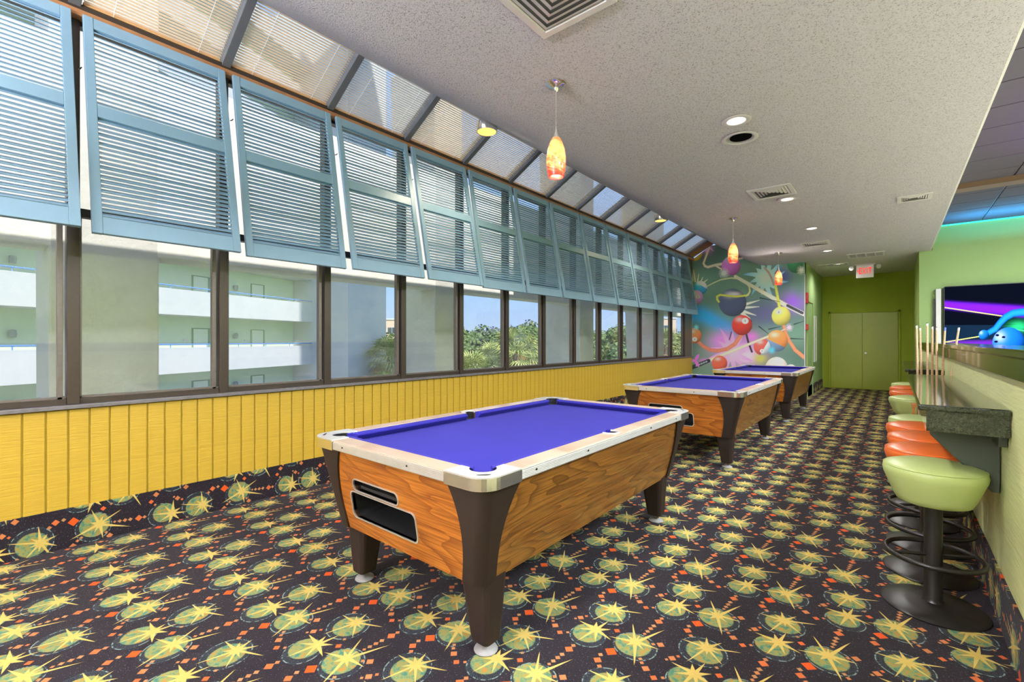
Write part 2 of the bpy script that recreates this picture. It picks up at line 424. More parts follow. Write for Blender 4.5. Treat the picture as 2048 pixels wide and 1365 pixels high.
def leafmat(name, a, b):
    t = NT(name); n = t.noise(t.pos(), 1.4, 4, .7); return t.set(color=t.mix(t.ramp(n, [(.35,0),(.65,1)]), a, b), rough=.7)
M['leaf'] = leafmat('tree_leaf', (.06,.11,.03), (.24,.33,.10))
M['leaf2'] = leafmat('tree_leaf_light', (.10,.16,.04), (.38,.44,.14))
M['palm'] = leafmat('palm_leaf', (.17,.24,.06), (.66,.66,.24))
M['palmdry'] = leafmat('palm_dry', (.34,.22,.09), (.60,.45,.22))
M['bark'] = plain('bark', (.16,.12,.08), .9)
M['grass'] = plain('lawn', (.20,.26,.10), .95, 0, .4, .05)
M['asphalt'] = plain('asphalt', (.35,.34,.34), .9, 0, .1, .3)
M['paving'] = plain('pale_paving', (.66,.63,.58), .9, 0, .1, .3)
M['roofgrey'] = plain('roof_grey', (.42,.42,.44), .8)
M['windowdark'] = plain('dark_window', (.06,.08,.10), .15)

def S(name, mb, mat, parent=None, **k):
    return mb.build(name, mat, parent, kind='structure', **k) if parent is None else mb.build(name, mat, parent, **k)

# ================================================================== SETTING
XL, XR, YE, YH, ZC = -4.30, .41, 13.0, 16.45, 3.28
YB = -3.5
S('floor', MB().box(-4.5, 4.5, YB-.1, YH+.1, -.12, 0), M['carpet'])
S('floor.001', MB().box(.56, 4.5, YB, YE, 0, .012), plain('maple_lane', (.74,.66,.56), .25))  # unseen floor, added pale to bounce lamp light onto the white ceiling
# popcorn ceiling: flat, then sweeping up to the skylight
prof = [(.585,3.28),(-2.30,3.28),(-2.45,3.285),(-2.58,3.30),(-2.70,3.345),(-2.82,3.41),(-3.72,3.985)]
vs_, fs_ = [], []
for x, z in prof: vs_ += [(x,YB,z),(x,YE,z)]
for i in range(len(prof)-1): fs_.append((2*i,2*i+1,2*i+3,2*i+2))
m = len(vs_)
vs_ += [(x,y,z+.22) for x, y, z in vs_]
fs_ += [tuple(m+i for i in reversed(f)) for f in fs_]
n2 = len(prof)
fs_ += [(0,1,m+1,m), (2*n2-2,2*n2-1,m+2*n2-1,m+2*n2-2)]
ceil = S('ceiling', MB().add(vs_, fs_, True), M['ceiling'])
S('ceiling.001', MB().box(XL-2, .62, YE, YH+.1, ZC, ZC+.2), M['ceiling'])
S('wall_back', MB().box(-4.5, .6, YB-.15, YB, 0, 4.1), M['white'])
# left wall under the windows: backing plus single boards
S('wall_left', MB().box(XL-.16, XL-.006, YB, YE, 0, .93), M['groove'])
wl_ = bpy.data.objects['wall_left']
bw = .1143*.9375
proto = None
y = YB+.02; i = 0
y0 = .262 - math.ceil((.262-YB)/.10716)*.10716 + .10716
while y0+.107 < YE:
    if proto is None:
        proto = MB().box(0, .014, .0045, .1027, .262, .93).build('board', M['yellow'], wl_, bevel=.003, seg=1); proto.location = (XL-.008, y0, 0)
    else: inst(proto, 'board', wl_, (XL-.008, y0, 0))
    y0 += .10716
# carpet turned up the walls
def kick(name, mat, x0, x1, y0, y1, h=.265): return S(name, MB().box(x0, x1, y0, y1, 0, h), mat)
kick('baseboard_left', M['carpet_l'], XL-.01, XL+.012, YB, YE)
kick('baseboard_right', M['carpet_r'], XR-.012, XR+.01, YB, YE, .25)
kick('baseboard_hall_left', M['carpet_l'], -1.66, -1.633, YE-.02, YH-.02)
kick('baseboard_end', M['carpet_b'], XL, -1.633, YE-.018, YE)
# sill
S('trim_1', MB().box(XL-.13, XL+.035, YB, 12.98, .935, .962), M['sill'], bevel=.004)
# right half wall with panels, hall wall, far walls
S('wall_right.002', MB().box(XR, XR+.001, YE, YE+.15, 0, ZC), M['lime'])
kw = S('wall_right', MB().box(XR+.012, XR+.14, YB, YE, 0, 1.233), M['groove'])
yy = 1.09-1.33*3
pr = None
while yy < YE:
    y1 = min(yy+1.325, YE-.005)
    MB().box(XR, XR+.016, yy, y1, .24, 1.233).build('panel', M['lime_pale'], kw, bevel=.002, seg=1)
    yy += 1.33
S('wall_right.001', MB().box(XR, XR+.15, YE+.15, YH, 0, ZC), M['lime'])
wr_l = empty('granite_ledge', (XR, 0, .002), label='long dark granite ledge capping the pale lime half wall on the right', cat='ledge')
MB().box(-.045, .26, YB, YE-.01, 1.325, 1.362).build('slab', M['granite'], wr_l, bevel=.008)
MB().box(-.030, .24, YB, YE-.01, 1.235, 1.325).build('apron', M['granite'], wr_l, bevel=.003)
# end walls
S('wall_end_right', MB().box(XR+.001, 4.5, YE, YE+.15, 0, 3.9), M['green'])
S('wall_hall_end', MB().box(-1.8, XR+.2, YH, YH+.12, 0, ZC), M['olive'])
S('wall_hall_left', MB().box(-1.80, -1.645, YE-.0, YH, 0, ZC), M['green'])
S('wall_far_right', MB().box(4.5, 4.6, YB, YE, 0, 3.9), M['lime'])
S('wall_back.001', MB().box(.6, 4.5, YB-.15, YB, 0, 3.9), M['lime'])
# bulkhead and tiled ceiling of the next hall
S('wall_bulkhead', MB().box(.585, .60, YB, YE, ZC, 3.79), M['white'])
tc = S('ceiling_hall', MB().box(.60, 4.6, YB, YE+.1, 3.80, 3.9), M['tgrid'])
tp = None
for i in range(6):
    for j in range(19):
        x, y = .72+i*.62, 12.36-j*.62
        if tp is None: tp = MB().box(0, .60, 0, .60, 3.778, 3.80).build('tile', M['tile'], tc, bevel=.004, seg=1); tp.location = (x, y, 0)
        else: inst(tp, 'tile', tc, (x, y, 0))
S('trim_2', MB().box(.60, 4.5, 9.72, 9.98, 3.70, 3.778), M['tbrown'])
S('trim_3', MB().box(.60, 4.5, YE-.03, YE, 3.755, 3.777), M['led'])
S('trim_4', MB().box(-1.66, -1.635, YE-.012, YE+.01, .27, 3.0), M['trimwhite'])

# ------------------------------------------------------------------ mural (flat print: colour carried by the wall's own grid)
def mural():
    f = 920.; c, s = math.cos(YAW), math.sin(YAW)
    xs = np.linspace(XL, -1.646, 330); zs = np.linspace(.265, 3.96, 450)
    X, Z = np.meshgrid(xs, zs); YW = YE
    fw = -s*X+c*YW; rt = c*X+s*YW
    px = (1024+f*rt/fw-1340)*4.55; py = (681-f*(Z-1.4)/fw-460)*4.55
    def col(r, g, b): return np.array([(v/255.)**2.2 for v in (r, g, b)])
    img = np.zeros(X.shape+(3,)); img[:] = col(96,128,112)
    def blend(mask, cc): img[:] = img*(1-mask[..., None])+np.asarray(cc)*mask[..., None]
    rng = np.random.RandomState(3)
    nz = np.zeros(X.shape)
    for k in range(14):
        a, b2, ph = rng.uniform(-.02,.02), rng.uniform(-.02,.02), rng.uniform(0,6.28); nz += np.sin(a*px+b2*py+ph)
    nz /= 14
    img *= (1+.9*nz[..., None])
    def glow(cx, cy, rx, ry, cc, a=1, rot=0):
        q = math.radians(rot); dx, dy = px-cx, py-cy
        u = (dx*math.cos(q)+dy*math.sin(q))/rx; v = (-dx*math.sin(q)+dy*math.cos(q))/ry
        blend(np.clip(a*np.exp(-(u*u+v*v)*1.4), 0, 1), col(*cc))
    glow(170,760,150,80,(30,150,210),.9,10); glow(330,790,240,80,(40,160,230),1,25); glow(500,880,140,70,(50,150,225),.8,15)
    glow(860,760,230,150,(96,92,140),.9); glow(1130,650,140,110,(150,90,215),1); glow(1010,420,110,90,(70,70,170),.9); glow(1180,520,60,160,(90,120,120),.6)
    glow(620,1090,260,150,(215,140,215),1); glow(480,1010,130,90,(225,130,230),.9); glow(700,1150,130,90,(245,200,235),.9)
    glow(820,1170,70,60,(190,190,60),.9); glow(330,1190,70,20,(220,110,220),.9); glow(740,970,70,50,(225,110,215),.8)
    glow(330,150,60,70,(235,140,215),.95); glow(190,420,50,60,(220,205,190),.6)
    def seg(x0,y0,x1,y1):
        dx, dy = x1-x0, y1-y0; L = dx*dx+dy*dy
        t = np.clip(((px-x0)*dx+(py-y0)*dy)/L, 0, 1)
        return np.hypot(px-x0-t*dx, py-y0-t*dy), t
    def stroke(pts, w, cc, w1=None, hi=None):
        n = len(pts)-1
        for i in range(n):
            d, t = seg(*pts[i], *pts[i+1]); ww = w if w1 is None else w+(w1-w)*(i+t)/n
            m = np.clip((ww-d)/2.5+.5, 0, 1)
            sh = .75+.35*np.clip(1-d/np.maximum(ww, 1), 0, 1)
            cc2 = col(*cc)[None, None]*sh[..., None]
            img[:] = img*(1-m[..., None])+cc2*m[..., None]
    def spiky(cx, cy, ri, ro, n, cc, a=1, ph=0, twist=0, lens=None, edge=None):
        dx, dy = px-cx, py-cy; r = np.hypot(dx, dy); th = np.arctan2(dy, dx)+twist*r/ro+ph
        u = (th/(2*PI)*n) % 1; tri = np.abs(u*2-1)
        if lens is not None:
            idx = (np.floor(th/(2*PI)*n).astype(int)) % n; L = np.array(lens)[idx]
        else: L = 1.0
        Rr = ri+(ro*L-ri)*(1-tri)**1.6
        m = np.clip((Rr-r)/3+.5, 0, 1)*a
        cc0 = col(*cc); 
        if edge is not None:
            g = np.clip(r/ro, 0, 1)[..., None]; cc0 = cc0*(1-g)+col(*edge)*g
            img[:] = img*(1-m[..., None])+cc0*m[..., None]
        else: blend(m, cc0)
    def ball(cx, cy, r, cc, spot=None, stripe=None, rim=(40,40,50)):
        dx, dy = (px-cx)/r, (py-cy)/r; rr = np.hypot(dx, dy); m = np.clip((1-rr)*r/2.5+.5, 0, 1)
        zz = np.sqrt(np.clip(1-rr*rr, 0, 1)); lam = np.clip(.62+.62*(-.40*dx-.58*dy+.55*zz), .34, 1.35)
        base = np.zeros(img.shape); base[:] = col(*cc)
        if stripe:
            q = math.radians(stripe[0]); v = -dx*math.sin(q)+dy*math.cos(q); sm = np.clip((v-stripe[1])*20+.5, 0, 1)[..., None]
            base = base*(1-sm)+col(*stripe[2])*sm
        base = base*lam[..., None]
        hl = np.exp(-(((dx+.25)/.35)**2+((dy+.55)/.22)**2))[..., None]*.45; base = base*(1-hl)+hl
        if spot:
            sx, sy, sr = spot; ds = np.hypot(dx-sx, (dy-sy)*1.1); q = np.clip((sr-ds)*r/2+.5, 0, 1)[..., None]; base = base*(1-q)+.82*q
            q2 = np.clip((.06-np.abs(dx-sx))*r/2, 0, 1)*np.clip((.12-np.abs(dy-sy))*r/2, 0, 1); base = base*(1-.7*q2[..., None])
        img[:] = img*(1-m[..., None])+base*m[..., None]
    # bursts
    spiky(870,440,90,215,12,(205,225,240),1,.3,.35,[.9,1,.7,1,.75,.95,.7,1,.6,.8,1,.9],(95,170,225))
    spiky(330,130,25,95,8,(240,170,225),.9,.4,0)
    spiky(560,1110,90,270,13,(240,190,235),.95,.2,.15,[.5,.8,.6,1,.9,.7,1,.8,.6,.9,.7,1,.6],(215,120,215))
    # lines and ribbons
    stroke([(372,118),(340,210),(305,305),(318,330),(345,340),(410,322),(480,310)], 8, (240,205,175), 13)
    stroke([(405,320),(470,360)], 8, (240,205,175)); stroke([(600,270),(660,258)], 9, (235,205,180))
    stroke([(335,515),(400,482),(460,455),(560,438),(640,450),(690,478),(722,520),(728,560),(710,592),(680,605)], 4, (250,225,170), 9)
    stroke([(860,345),(900,390),(925,440),(945,500)], 8, (190,150,150))
    stroke([(240,1000),(300,1060),(370,1095),(440,1102),(520,1085),(590,1040),(650,955)], 15, (232,130,105), 19)
    stroke([(1028,850),(1050,930),(1085,1010),(1140,1095),(1225,1165)], 13, (240,140,100), 17)
    stroke([(595,425),(1060,690)], 15, (245,222,200), 20); stroke([(1060,690),(1225,770)], 20, (225,215,215))
    for k in range(6): stroke([(1070+k*24,690+k*12),(1084+k*24,697+k*12)], 13, (60,60,75))
    stroke([(960,500),(978,600),(998,712)], 11, (215,215,90), 14)
    stroke([(695,950),(712,1020),(745,1110)], 9, (50,42,52)); stroke([(560,930),(540,1000)], 4, (40,50,70))
    for a in ((810,880,900,950),(900,905,1010,880),(740,830,745,900),(1100,990,1225,995),(1130,860,1225,830),(820,620,1000,655)): stroke([a[:2], a[2:]], 6, (45,60,66), 2)
    for a in ((200,450,190,400),(215,460,195,390),(240,470,215,365),(262,470,262,400),(290,475,300,430),(318,478,345,450)): stroke([(a[0]-10,a[1]),(a[2],a[3])], 7, (250,235,190), 2)
    # balls
    ball(222,212,74,(245,205,70)); ball(557,330,86,(215,115,210),None,(188,.62,(245,225,225)))
    spiky(492,395,18,58,14,(252,240,215),1,0,1.4)
    ball(278,528,62,(60,170,225),None,(-150,.35,(240,235,240))); ball(236,615,66,(225,170,235),(.28,-.1,.3))
    ball(1140,320,72,(55,130,95)); spiky(1195,368,14,48,13,(235,230,205),1,0,1.4)
    for a in ((650,690,815,640),(650,710,812,700),(660,740,785,780),(650,755,730,805),(640,690,745,655)): stroke([a[:2], a[2:]], 16, (250,240,205), 2)
    ball(570,662,126,(82,92,125),None,None); 
    glow(590,585,60,22,(240,215,225),1)
    stroke([(690,598),(600,608),(520,600),(455,592),(428,608),(430,635),(445,655)], 9, (235,225,90), 9)
    ball(655,868,92,(215,62,52),(.32,-.42,.33)); ball(1012,785,86,(228,215,105),(-.25,-.40,.24))
    ball(218,965,70,(240,140,85),(.1,.45,.32)); spiky(238,888,10,34,12,(130,210,240),1,0,1)
    spiky(1082,890,12,44,14,(245,190,230),1,0,1.3); stroke([(1045,905),(990,930)], 5, (235,190,170))
    ball(975,1010,98,(242,150,80),None,(25,.25,(120,150,190))); ball(838,1065,76,(220,95,85),(0,.5,.26),(-60,.30,(225,235,245)))
    spiky(925,1095,16,44,14,(90,190,235),1,0,1)
    stroke([(352,1190),(890,972)], 16, (240,208,185), 10); stroke([(205,1252),(352,1192)], 18, (45,52,66), 17)
    for k in range(5): stroke([(240+k*22,1238-k*9),(246+k*22,1235-k*9)], 8, (150,165,175))
    spiky(230,1190,6,70,3,(225,110,215),1,0,0)
    ball(452,1215,70,(232,100,75)); ball(970,1262,104,(240,225,215),None,(80,.0,(240,190,180))); ball(1100,1275,50,(240,235,230))
    img[:] = np.clip(img*1.5+.012, 0, 1)
    ny, nx = X.shape
    V_ = np.stack([X, np.full_like(X, YE-.004), Z], -1).reshape(-1, 3)
    px_, pz_ = zip(*sorted(prof)); top = np.interp(X, [XL]+list(px_), [3.62]+list(pz_))
    idx = np.arange(ny*nx).reshape(ny, nx)
    q = np.stack([idx[:-1,:-1], idx[:-1,1:], idx[1:,1:], idx[1:,:-1]], -1).reshape(-1, 4)
    keep = (Z[:-1,:-1] < top[:-1,:-1]+.02).reshape(-1)
    q = q[keep]
    me = bpy.data.meshes.new('mural'); me.vertices.add(len(V_)); me.vertices.foreach_set('co', V_.ravel())
    me.loops.add(q.size); me.loops.foreach_set('vertex_index', q.ravel().astype(np.int32))
    me.polygons.add(len(q)); me.polygons.foreach_set('loop_start', np.arange(0, q.size, 4, dtype=np.int32)); me.polygons.foreach_set('loop_total', np.full(len(q), 4, np.int32))
    me.update(calc_edges=True)
    at = me.color_attributes.new('print', 'FLOAT_COLOR', 'POINT')
    at.data.foreach_set('color', np.concatenate([img.reshape(-1, 3), np.ones((ny*nx, 1))], 1).ravel())
    o = bpy.data.objects.new('wall_mural', me); COL.objects.link(o)
    o['label'] = 'airbrushed mural of pool balls, cues and bursts covering the end wall'; o['category'] = 'mural'
    t = NT('mural_print'); a = t.n.new('ShaderNodeVertexColor'); a.layer_name = 'print'; t.set(color=a.outputs[0], rough=.5); me.materials.append(t.m)
mural()
S('wall_end_left', MB().box(XL-.16, -1.645, YE, YE+.15, 0, 3.62), M['white'])

# ------------------------------------------------------------------ windows on the left
P0, DP, NB = .5-.915*2, .9165, 15      # first mullion, pitch, bays
def my(i): return P0+DP*i
S('wall_left.001', MB().box(XL-.16, XL, YB, P0-.03, .96, 3.62), M['white'])
for i in range(NB):
    w = empty(f'window_{i+1}', (XL, my(i), 0), kind='structure')
    MB().box(-.10, -.005, -.033, .033, .962, 3.60).build('mullion', M['bronze'], w, bevel=.003)
    if i == NB-1: MB().box(-.10, -.005, DP-.033, DP+.033, .962, 3.60).build('mullion', M['bronze'], w, bevel=.003)
    mb = MB().box(-.09, -.02, .033, DP-.033, .962, 1.000); mb.box(-.09, -.02, .033, DP-.033, 2.255, 2.312); mb.box(-.09, -.02, .033, DP-.033, 3.57, 3.60)
    mb.build('frame', M['bronze'], w, bevel=.002)
    mb = MB().box(-.08, -.03, DP-.078, DP-.050, 1.0, 2.255); mb.box(-.08, -.03, .033, .045, 1.0, 2.255); mb.box(-.08, -.03, .033, DP-.033, 1.0, 1.016)
    mb.build('sash', M['bronze2'], w, bevel=.002)
    MB().box(-.062, -.056, .045, DP-.06, 1.016, 2.255).build('pane', M['glass'], w)
    MB().box(-.062, -.056, .033, DP-.033, 2.312, 3.57).build('pane', M['glass'], w)
YW1 = my(NB)
S('trim_5', MB().box(XL-.10, XL+.06, YB, YE-.01, 3.60, 3.645), M['rust'], bevel=.004)
S('trim_6', MB().box(XL-.10, XL+.045, YB, YE-.01, 3.645, 3.69), M['bronze'], bevel=.003)
S('wall_left.002', MB().box(XL-.10, XL-.01, YW1+.034, YE, .96, 3.62), M['bronze2'])
# sloping glazing
A_, B_ = Vector((XL-.01, 0, 3.70)), Vector((-3.70, 0, 4.045))
dv = (B_-A_).normalized(); nv = Vector((-dv.z, 0, dv.x))     # up normal
LS = (B_-A_).length
Ms = Matrix(((dv.x,0,nv.x,A_.x),(0,1,0,0),(dv.z,0,nv.z,A_.z),(0,0,0,1)))
sk = empty('window_16', (0,0,0), kind='structure')
for i in range(NB+1):
    MB().box(-.02, LS+.02, my(i)-.032, my(i)+.032, -.055, .05).xf(Ms).build('rafter', M['rafter'], sk, bevel=.003)
for i in range(NB): MB().box(0, LS, my(i)+.032, my(i+1)-.032, .03, .036).xf(Ms).build('pane', M['glass'], sk)
MB().box(LS-.012, LS+.05, YB, YE, -.02, .06).xf(Ms).build('head_frame', M['bronze2'], sk)
MB().box(-.03, LS+.05, YW1+.03, YE+.0, -.03, .05).xf(Ms).build('end_frame', M['rust'], sk)
MB().box(-.03, LS+.05, YB, my(0)-.03, -.03, .05).xf(Ms).build('end_frame', M['rust'], sk)
# blinds under the sloping glazing
NBL = 26
op = [.9,.9,.85,.75,.12,.95,.9,.72,.35,.12,.95,.7,.15,.45,.8]
for i in range(1, NB):
    b = empty('venetian_blind', (0, my(i), 0), label=f'cream slatted blind in the {ORD[i-2]} sloping skylight bay from the left' if i > 1 else 'cream slatted blind in the skylight bay cut off at the top left corner', cat='blind', group='blinds under the sloping glazing')
    a = op[i]*1.25
    mb = MB()
    for k in range(NBL):
        u = .06+(LS-.10)*k/(NBL-1); w2 = .0115
        qa = math.radians(100-24*op[i]); du, dz = math.cos(qa)*w2, math.sin(qa)*w2
        z = -.018
        mb.add([(u-du,.045,z-dz),(u-du,DP-.045,z-dz),(u+du,DP-.045,z+dz),(u+du,.045,z+dz)], [(0,1,2,3)])
    mb.xf(Ms).build('slats', M['slat'], b, kind='stuff')
    MB().box(.015, .045, .042, DP-.042, -.032, -.006).xf(Ms).build('bottom_rail', M['blind_wood'], b, bevel=.003)
    MB().box(LS-.04, LS-.015, .042, DP-.042, -.04, 0).xf(Ms).build('head_rail', M['blind'], b, bevel=.003)
    for yy in (.20, DP-.20): MB().box(.03, LS-.03, yy-.0015, yy+.0015, -.034, -.031).xf(Ms).build('cord', M['white'], b)

# shutters
SW = DP-.058; SL = 1.565
stile = rail_t = rail_m = rail_b = slat = hook = None
slatm = None
for i in range(1, NB):
    xb = {1:-3.84, 2:-3.90, 3:-3.95, 4:-3.93, 5:-3.93}.get(i, -3.975)
    th = math.asin((xb+4.245)/SL)
    first = i == 1
    lab = f'pale blue louvred shutter, {ORD[i-1]} from the left, hung from the rust rail'
    s_ = empty('shutter', (-4.245, my(i)+.035, 3.600), label=lab, cat='shutter', group='louvred shutters along the windows')
    s_.rotation_euler = (0, -th, 0)
    if first:
        stile = MB().box(0, .032, 0, .052, -SL, 0).build('stile', M['shutter'], s_, bevel=.003)
        st2 = MB().box(0, .032, SW-.052, SW, -SL, 0).build('stile', M['shutter'], s_, bevel=.003)
        rails = [MB().box(.002, .030, .052, SW-.052, -z1, -z0).build('rail', M['shutter'], s_, bevel=.003) for z0, z1 in ((0,.082),(.655,.745),(1.45,SL))]
        q = math.radians(-47); w2 = .0235
        slm = MB()
        ca, sa = math.cos(q)*w2, math.sin(q)*w2; tx, tz = math.sin(q)*.003, math.cos(q)*.003
        pts = [(-ca-tx,-sa+tz),( -ca+tx,-sa-tz),(ca+tx,sa-tz),(ca-tx,sa+tz)]
        slm.frustum([(x,.052,z) for x,z in pts],[(x,SW-.052,z) for x,z in pts])
        slat = slm.build('slat', M['shutter'], s_); slat.location = (.016,0,-.10)
        hk = MB().tube([(.0,-.012,-.39),(-.012,-.02,-.40),(-.035,-.022,-.39)], .004, 6).build('stay_hook', M['black'], s_)
        zs_ = [.098+.0335*k for k in range(17)]+[.761+.0335*k for k in range(21)]
        for z in zs_[1:]: inst(slat, 'slat', s_, (.016,0,-z))
        kids = [stile, st2]+rails+[hk]
    else:
        for kk in kids: inst(kk, kk.name.split('.')[0], s_)
        for z in zs_: o = inst(slat, 'slat', s_, (.016,0,-z)); o.rotation_euler = (0, R.uniform(-.09,.09)+(.10 if i in (1,) else 0), 0)

# ------------------------------------------------------------------ outside
def column(y, w, label):
    mb = MB(); xo0, xo1 = -7.05, -7.9
    b = [(xo0+.9,y,-9.9),(-6.2,y,-9.9),(-6.2,y+w,-9.9),(xo0+.9,y+w,-9.9)]
    b = [(-6.85,y,-10),(-6.2,y,-10),(-6.2,y+w,-10),(-6.85,y+w,-10)]
    t = [(-7.5,y,6.5),(-6.2,y,6.5),(-6.2,y+w,6.5),(-7.5,y+w,6.5)]
    o = mb.frustum(b, t).build('concrete_column', M['concrete'], bevel=.02)
    o['label'] = label; o['category'] = 'column'; o['group'] = 'outside columns along the window wall'
for y, w, l in ((.55,.86,'broad grey concrete column outside the second window from the left'),(5.35,.66,'grey concrete column outside the fifth window from the left'),(10.2,.7,'grey concrete column outside the middle of the window row'),(15.1,.7,'grey concrete column outside near the mural end')):
    column(y, w, l)
o = MB().box(-6.62, -6.201, -8, 40, 2.30, 4.35).build('concrete_beam', M['concrete_l'], bevel=.02); o['label'] = 'long cream concrete beam outside running along the window wall'; o['category'] = 'beam'

o = S('roof', MB().box(-3.62, 13, -30, 45, 4.08, 4.16), M['concrete_l'])  # unseen; height and edge shaped for its shadow line on the columns
MB().box(-3.35, 13, 6.7, 11.6, 4.16, 40).build('shade_block', M['concrete_l'], o)  # added unseen block, casts the shadow on the hotel's stair tower
# hotel wing across: local frame u along facade, w toward us
FP, FD = Vector((-24.2,.95,0)), Vector((-.395,.919,0)).normalized(); FN = Vector((FD.y,-FD.x,0))
ang = math.atan2(FD.y, FD.x)
hb = empty('hotel_building', (FP.x, FP.y, -10), ang, 'white and pale green hotel wing with open balcony corridors across the court', 'building')
# local: x=u along the facade, y=-w (towards us is -y)
z0 = 10.0     # local z of world z=0
MB().box(-14, 15.6, 1.5, 3.5, 0, 32).build('wall', M['hotelgreen'], hb)
lv = [3.87-2.83*k for k in range(-6, 5)]
for zt in lv:
    MB().box(-14, 15.9, -.12, .06, z0+zt-1.24, z0+zt).build('parapet', M['hotelwhite'], hb)
    MB().box(-14, 15.6, .06, 1.5, z0+zt-1.24, z0+zt-1.06).build('slab', M['hotelwhite'], hb)
    if zt > 9: continue
    rl = MB().tube([(-14,-.03,z0+zt+.16),(15.8,-.03,z0+zt+.16)], .035, 6)
    for u in np.arange(-13, 15.5, 1.9): rl.tube([(u,-.03,z0+zt),(u,-.03,z0+zt+.16)], .02, 6)
    rl.build('railing', M['bluerail'], hb)
    for u in (-7.2,-1.3, 3.4, 5.3+3.5, 12.6):
        f_ = MB().box(u-.52, u+.52, 1.46, 1.5, z0+zt-1.06, z0+zt+1.02).build('door_frame', M['hotelframe'], hb)
        MB().box(u-.45, u+.38, 1.44, 1.47, z0+zt-1.06, z0+zt+.97).build('door', M['hoteldoor'], hb)
        MB().box(u-1.0, u-.78, 1.45, 1.5, z0+zt+.30, z0+zt+.42).build('room_plate', M['white'], hb)
    for u in (1.0, 10.9): MB().lathe([(.04,-.17),(.10,-.15),(.12,0),(.10,.13),(.03,.15)], 10, (u,1.36,z0+zt+.62)).build('wall_lamp', M['roofgrey'], hb)
tw = MB().box(15.6, 20.2, -2.9, 3.5, 0, 34).build('stair_tower', M['hotelwhite'], hb)

def gxy(x, D):   # ground point seen at column x, distance D along the view axis
    c, s = math.cos(YAW), math.sin(YAW); r = (x-1024)/920
    return Vector((-s*D+c*D*r, c*D+s*D*r, -10))
S('ground', MB().box(-400, 200, -150, 400, -10.2, -10), M['grass'])
S('courtyard', MB().box(-30, -4.6, -30, 34, -10, -9.9), M['paving'])  # unseen paving, added pale to bounce sunlight up to the ceiling
S('road', MB().xf(Matrix.Identity(4)).box(-48, -40, -20, 200, -10, -9.96), M['asphalt'])
# broad-leaf crown: clusters of small leaf quads on a lumpy blob
def crown_mesh(name, r, h, seed, n=1500, leaf=.35):
    q = random.Random(seed); mb = MB()
    blobs = [(Vector((q.uniform(-.5,.5)*r, q.uniform(-.5,.5)*r, h+q.uniform(-.4,.45)*r)), q.uniform(.45,.7)*r) for _ in range(9)]
    for _ in range(n):
        c, br = q.choice(blobs); d = Vector((q.gauss(0,1), q.gauss(0,1), q.gauss(0,1))).normalized()
        p = c+d*br*q.uniform(.75,1.05); nrm = (d+Vector((q.gauss(0,.4), q.gauss(0,.4), q.gauss(0,.4)))).normalized()
        a = nrm.orthogonal().normalized(); b = nrm.cross(a); s = leaf*q.uniform(.6,1.3)
        mb.add([p-a*s-b*s*.5, p+a*s*.2-b*s, p+a*s+b*s*.4, p-a*s*.3+b*s], [(0,1,2,3)])
    return mb.mesh(name)
crowns = [crown_mesh('crown', 3.6, 8.5, 1), crown_mesh('crown', 4.2, 9.5, 2), crown_mesh('crown', 3.0, 7.2, 3)]
trunkm = MB().tube([(0,0,0),(.1,0,3),(0,.1,7.5)], [.35,.25,.12], 7).mesh('trunk'); trunkm.materials.append(M['bark'])
for i, c in enumerate(crowns): c.materials.append(M['leaf' if i < 2 else 'leaf2'])
def tree(loc, k, sc, label, rz=0, group='trees beyond the building'):
    e_ = empty('leafy_tree', loc, rz, label, 'tree', group); e_.scale = (sc,)*3
    for nm, me in (('crown', crowns[k]), ('trunk', trunkm)):
        o = bpy.data.objects.new(nm, me); COL.objects.link(o); o.parent = e_
    return e_
near = 0
for row, (D, n, base) in enumerate(((150,30,1.28),(115,24,1.06),(85,16,.86),(58,7,.66))):
    for k in range(n):
        x = 770+(1380-770)*(k+R.uniform(.2,.8))/n; p = gxy(x, D*R.uniform(.93,1.07))
        lab = ['broad green tree in the farthest woods on the horizon','green tree in the middle woods beyond the windows','mid distance leafy tree below the horizon','nearer rounded leafy tree outside by the parking area'][row]
        tree(p, R.randrange(3), base*R.uniform(.85,1.12), lab, R.uniform(0,6), ['farthest woods','middle woods','mid distance trees','nearer trees by the parking'][row])
# palms
def palm_mesh(seed, nf=46, L=2.2):
    q = random.Random(seed); g = MB(); d_ = MB()
    for k in range(nf):
        az = q.uniform(0, 2*PI); el = q.uniform(-.9, 1.35); dry = el < -.45; tgt = d_ if dry else g
        c, s = math.cos(az), math.sin(az); stem = L*.45
        u = Vector((c*math.cos(el), s*math.cos(el), math.sin(el))); p0 = Vector((0,0,0)); p1 = p0+u*stem
        tgt.tube([p0, p1], .025, 4)
        side = Vector((-s, c, 0)); upv = u.cross(side)
        for j in range(11):
            a = (j-5)/5*1.25; dd = (u*math.cos(a)+side*math.sin(a)).normalized(); ll = L*.62*(1-.25*abs(a)/1.25)*q.uniform(.85,1.1)
            w = side*math.cos(a)*.05-u*math.sin(a)*.05; mid_ = p1+dd*ll*.55; tip = p1+dd*ll+Vector((0,0,-.28*ll))
            tgt.add([p1, mid_+w, tip, mid_-w], [(0,1,2,3)])
    return g.mesh('fronds'), d_.mesh('dry_fronds')
pm = [palm_mesh(11), palm_mesh(12)]
for a, b in pm: a.materials.append(M['palm']); b.materials.append(M['palmdry'])
def palm(px, D, zc, sc, k, label):
    p = gxy(px, D); e_ = empty('fan_palm', (p.x, p.y, -10), R.uniform(0,6), label, 'palm')
    tm = MB().tube([(0,0,0),(.15,0,(zc+10)*.5),(0,0,zc+10)], [.26*sc,.2*sc,.2*sc], 8); tm.build('trunk', M['bark'], e_)
    for nm, me in zip(('fronds','dry_fronds'), pm[k]):
        o = bpy.data.objects.new(nm, me); COL.objects.link(o); o.parent = e_; o.location = (0,0,zc+10); o.scale = (sc,)*3
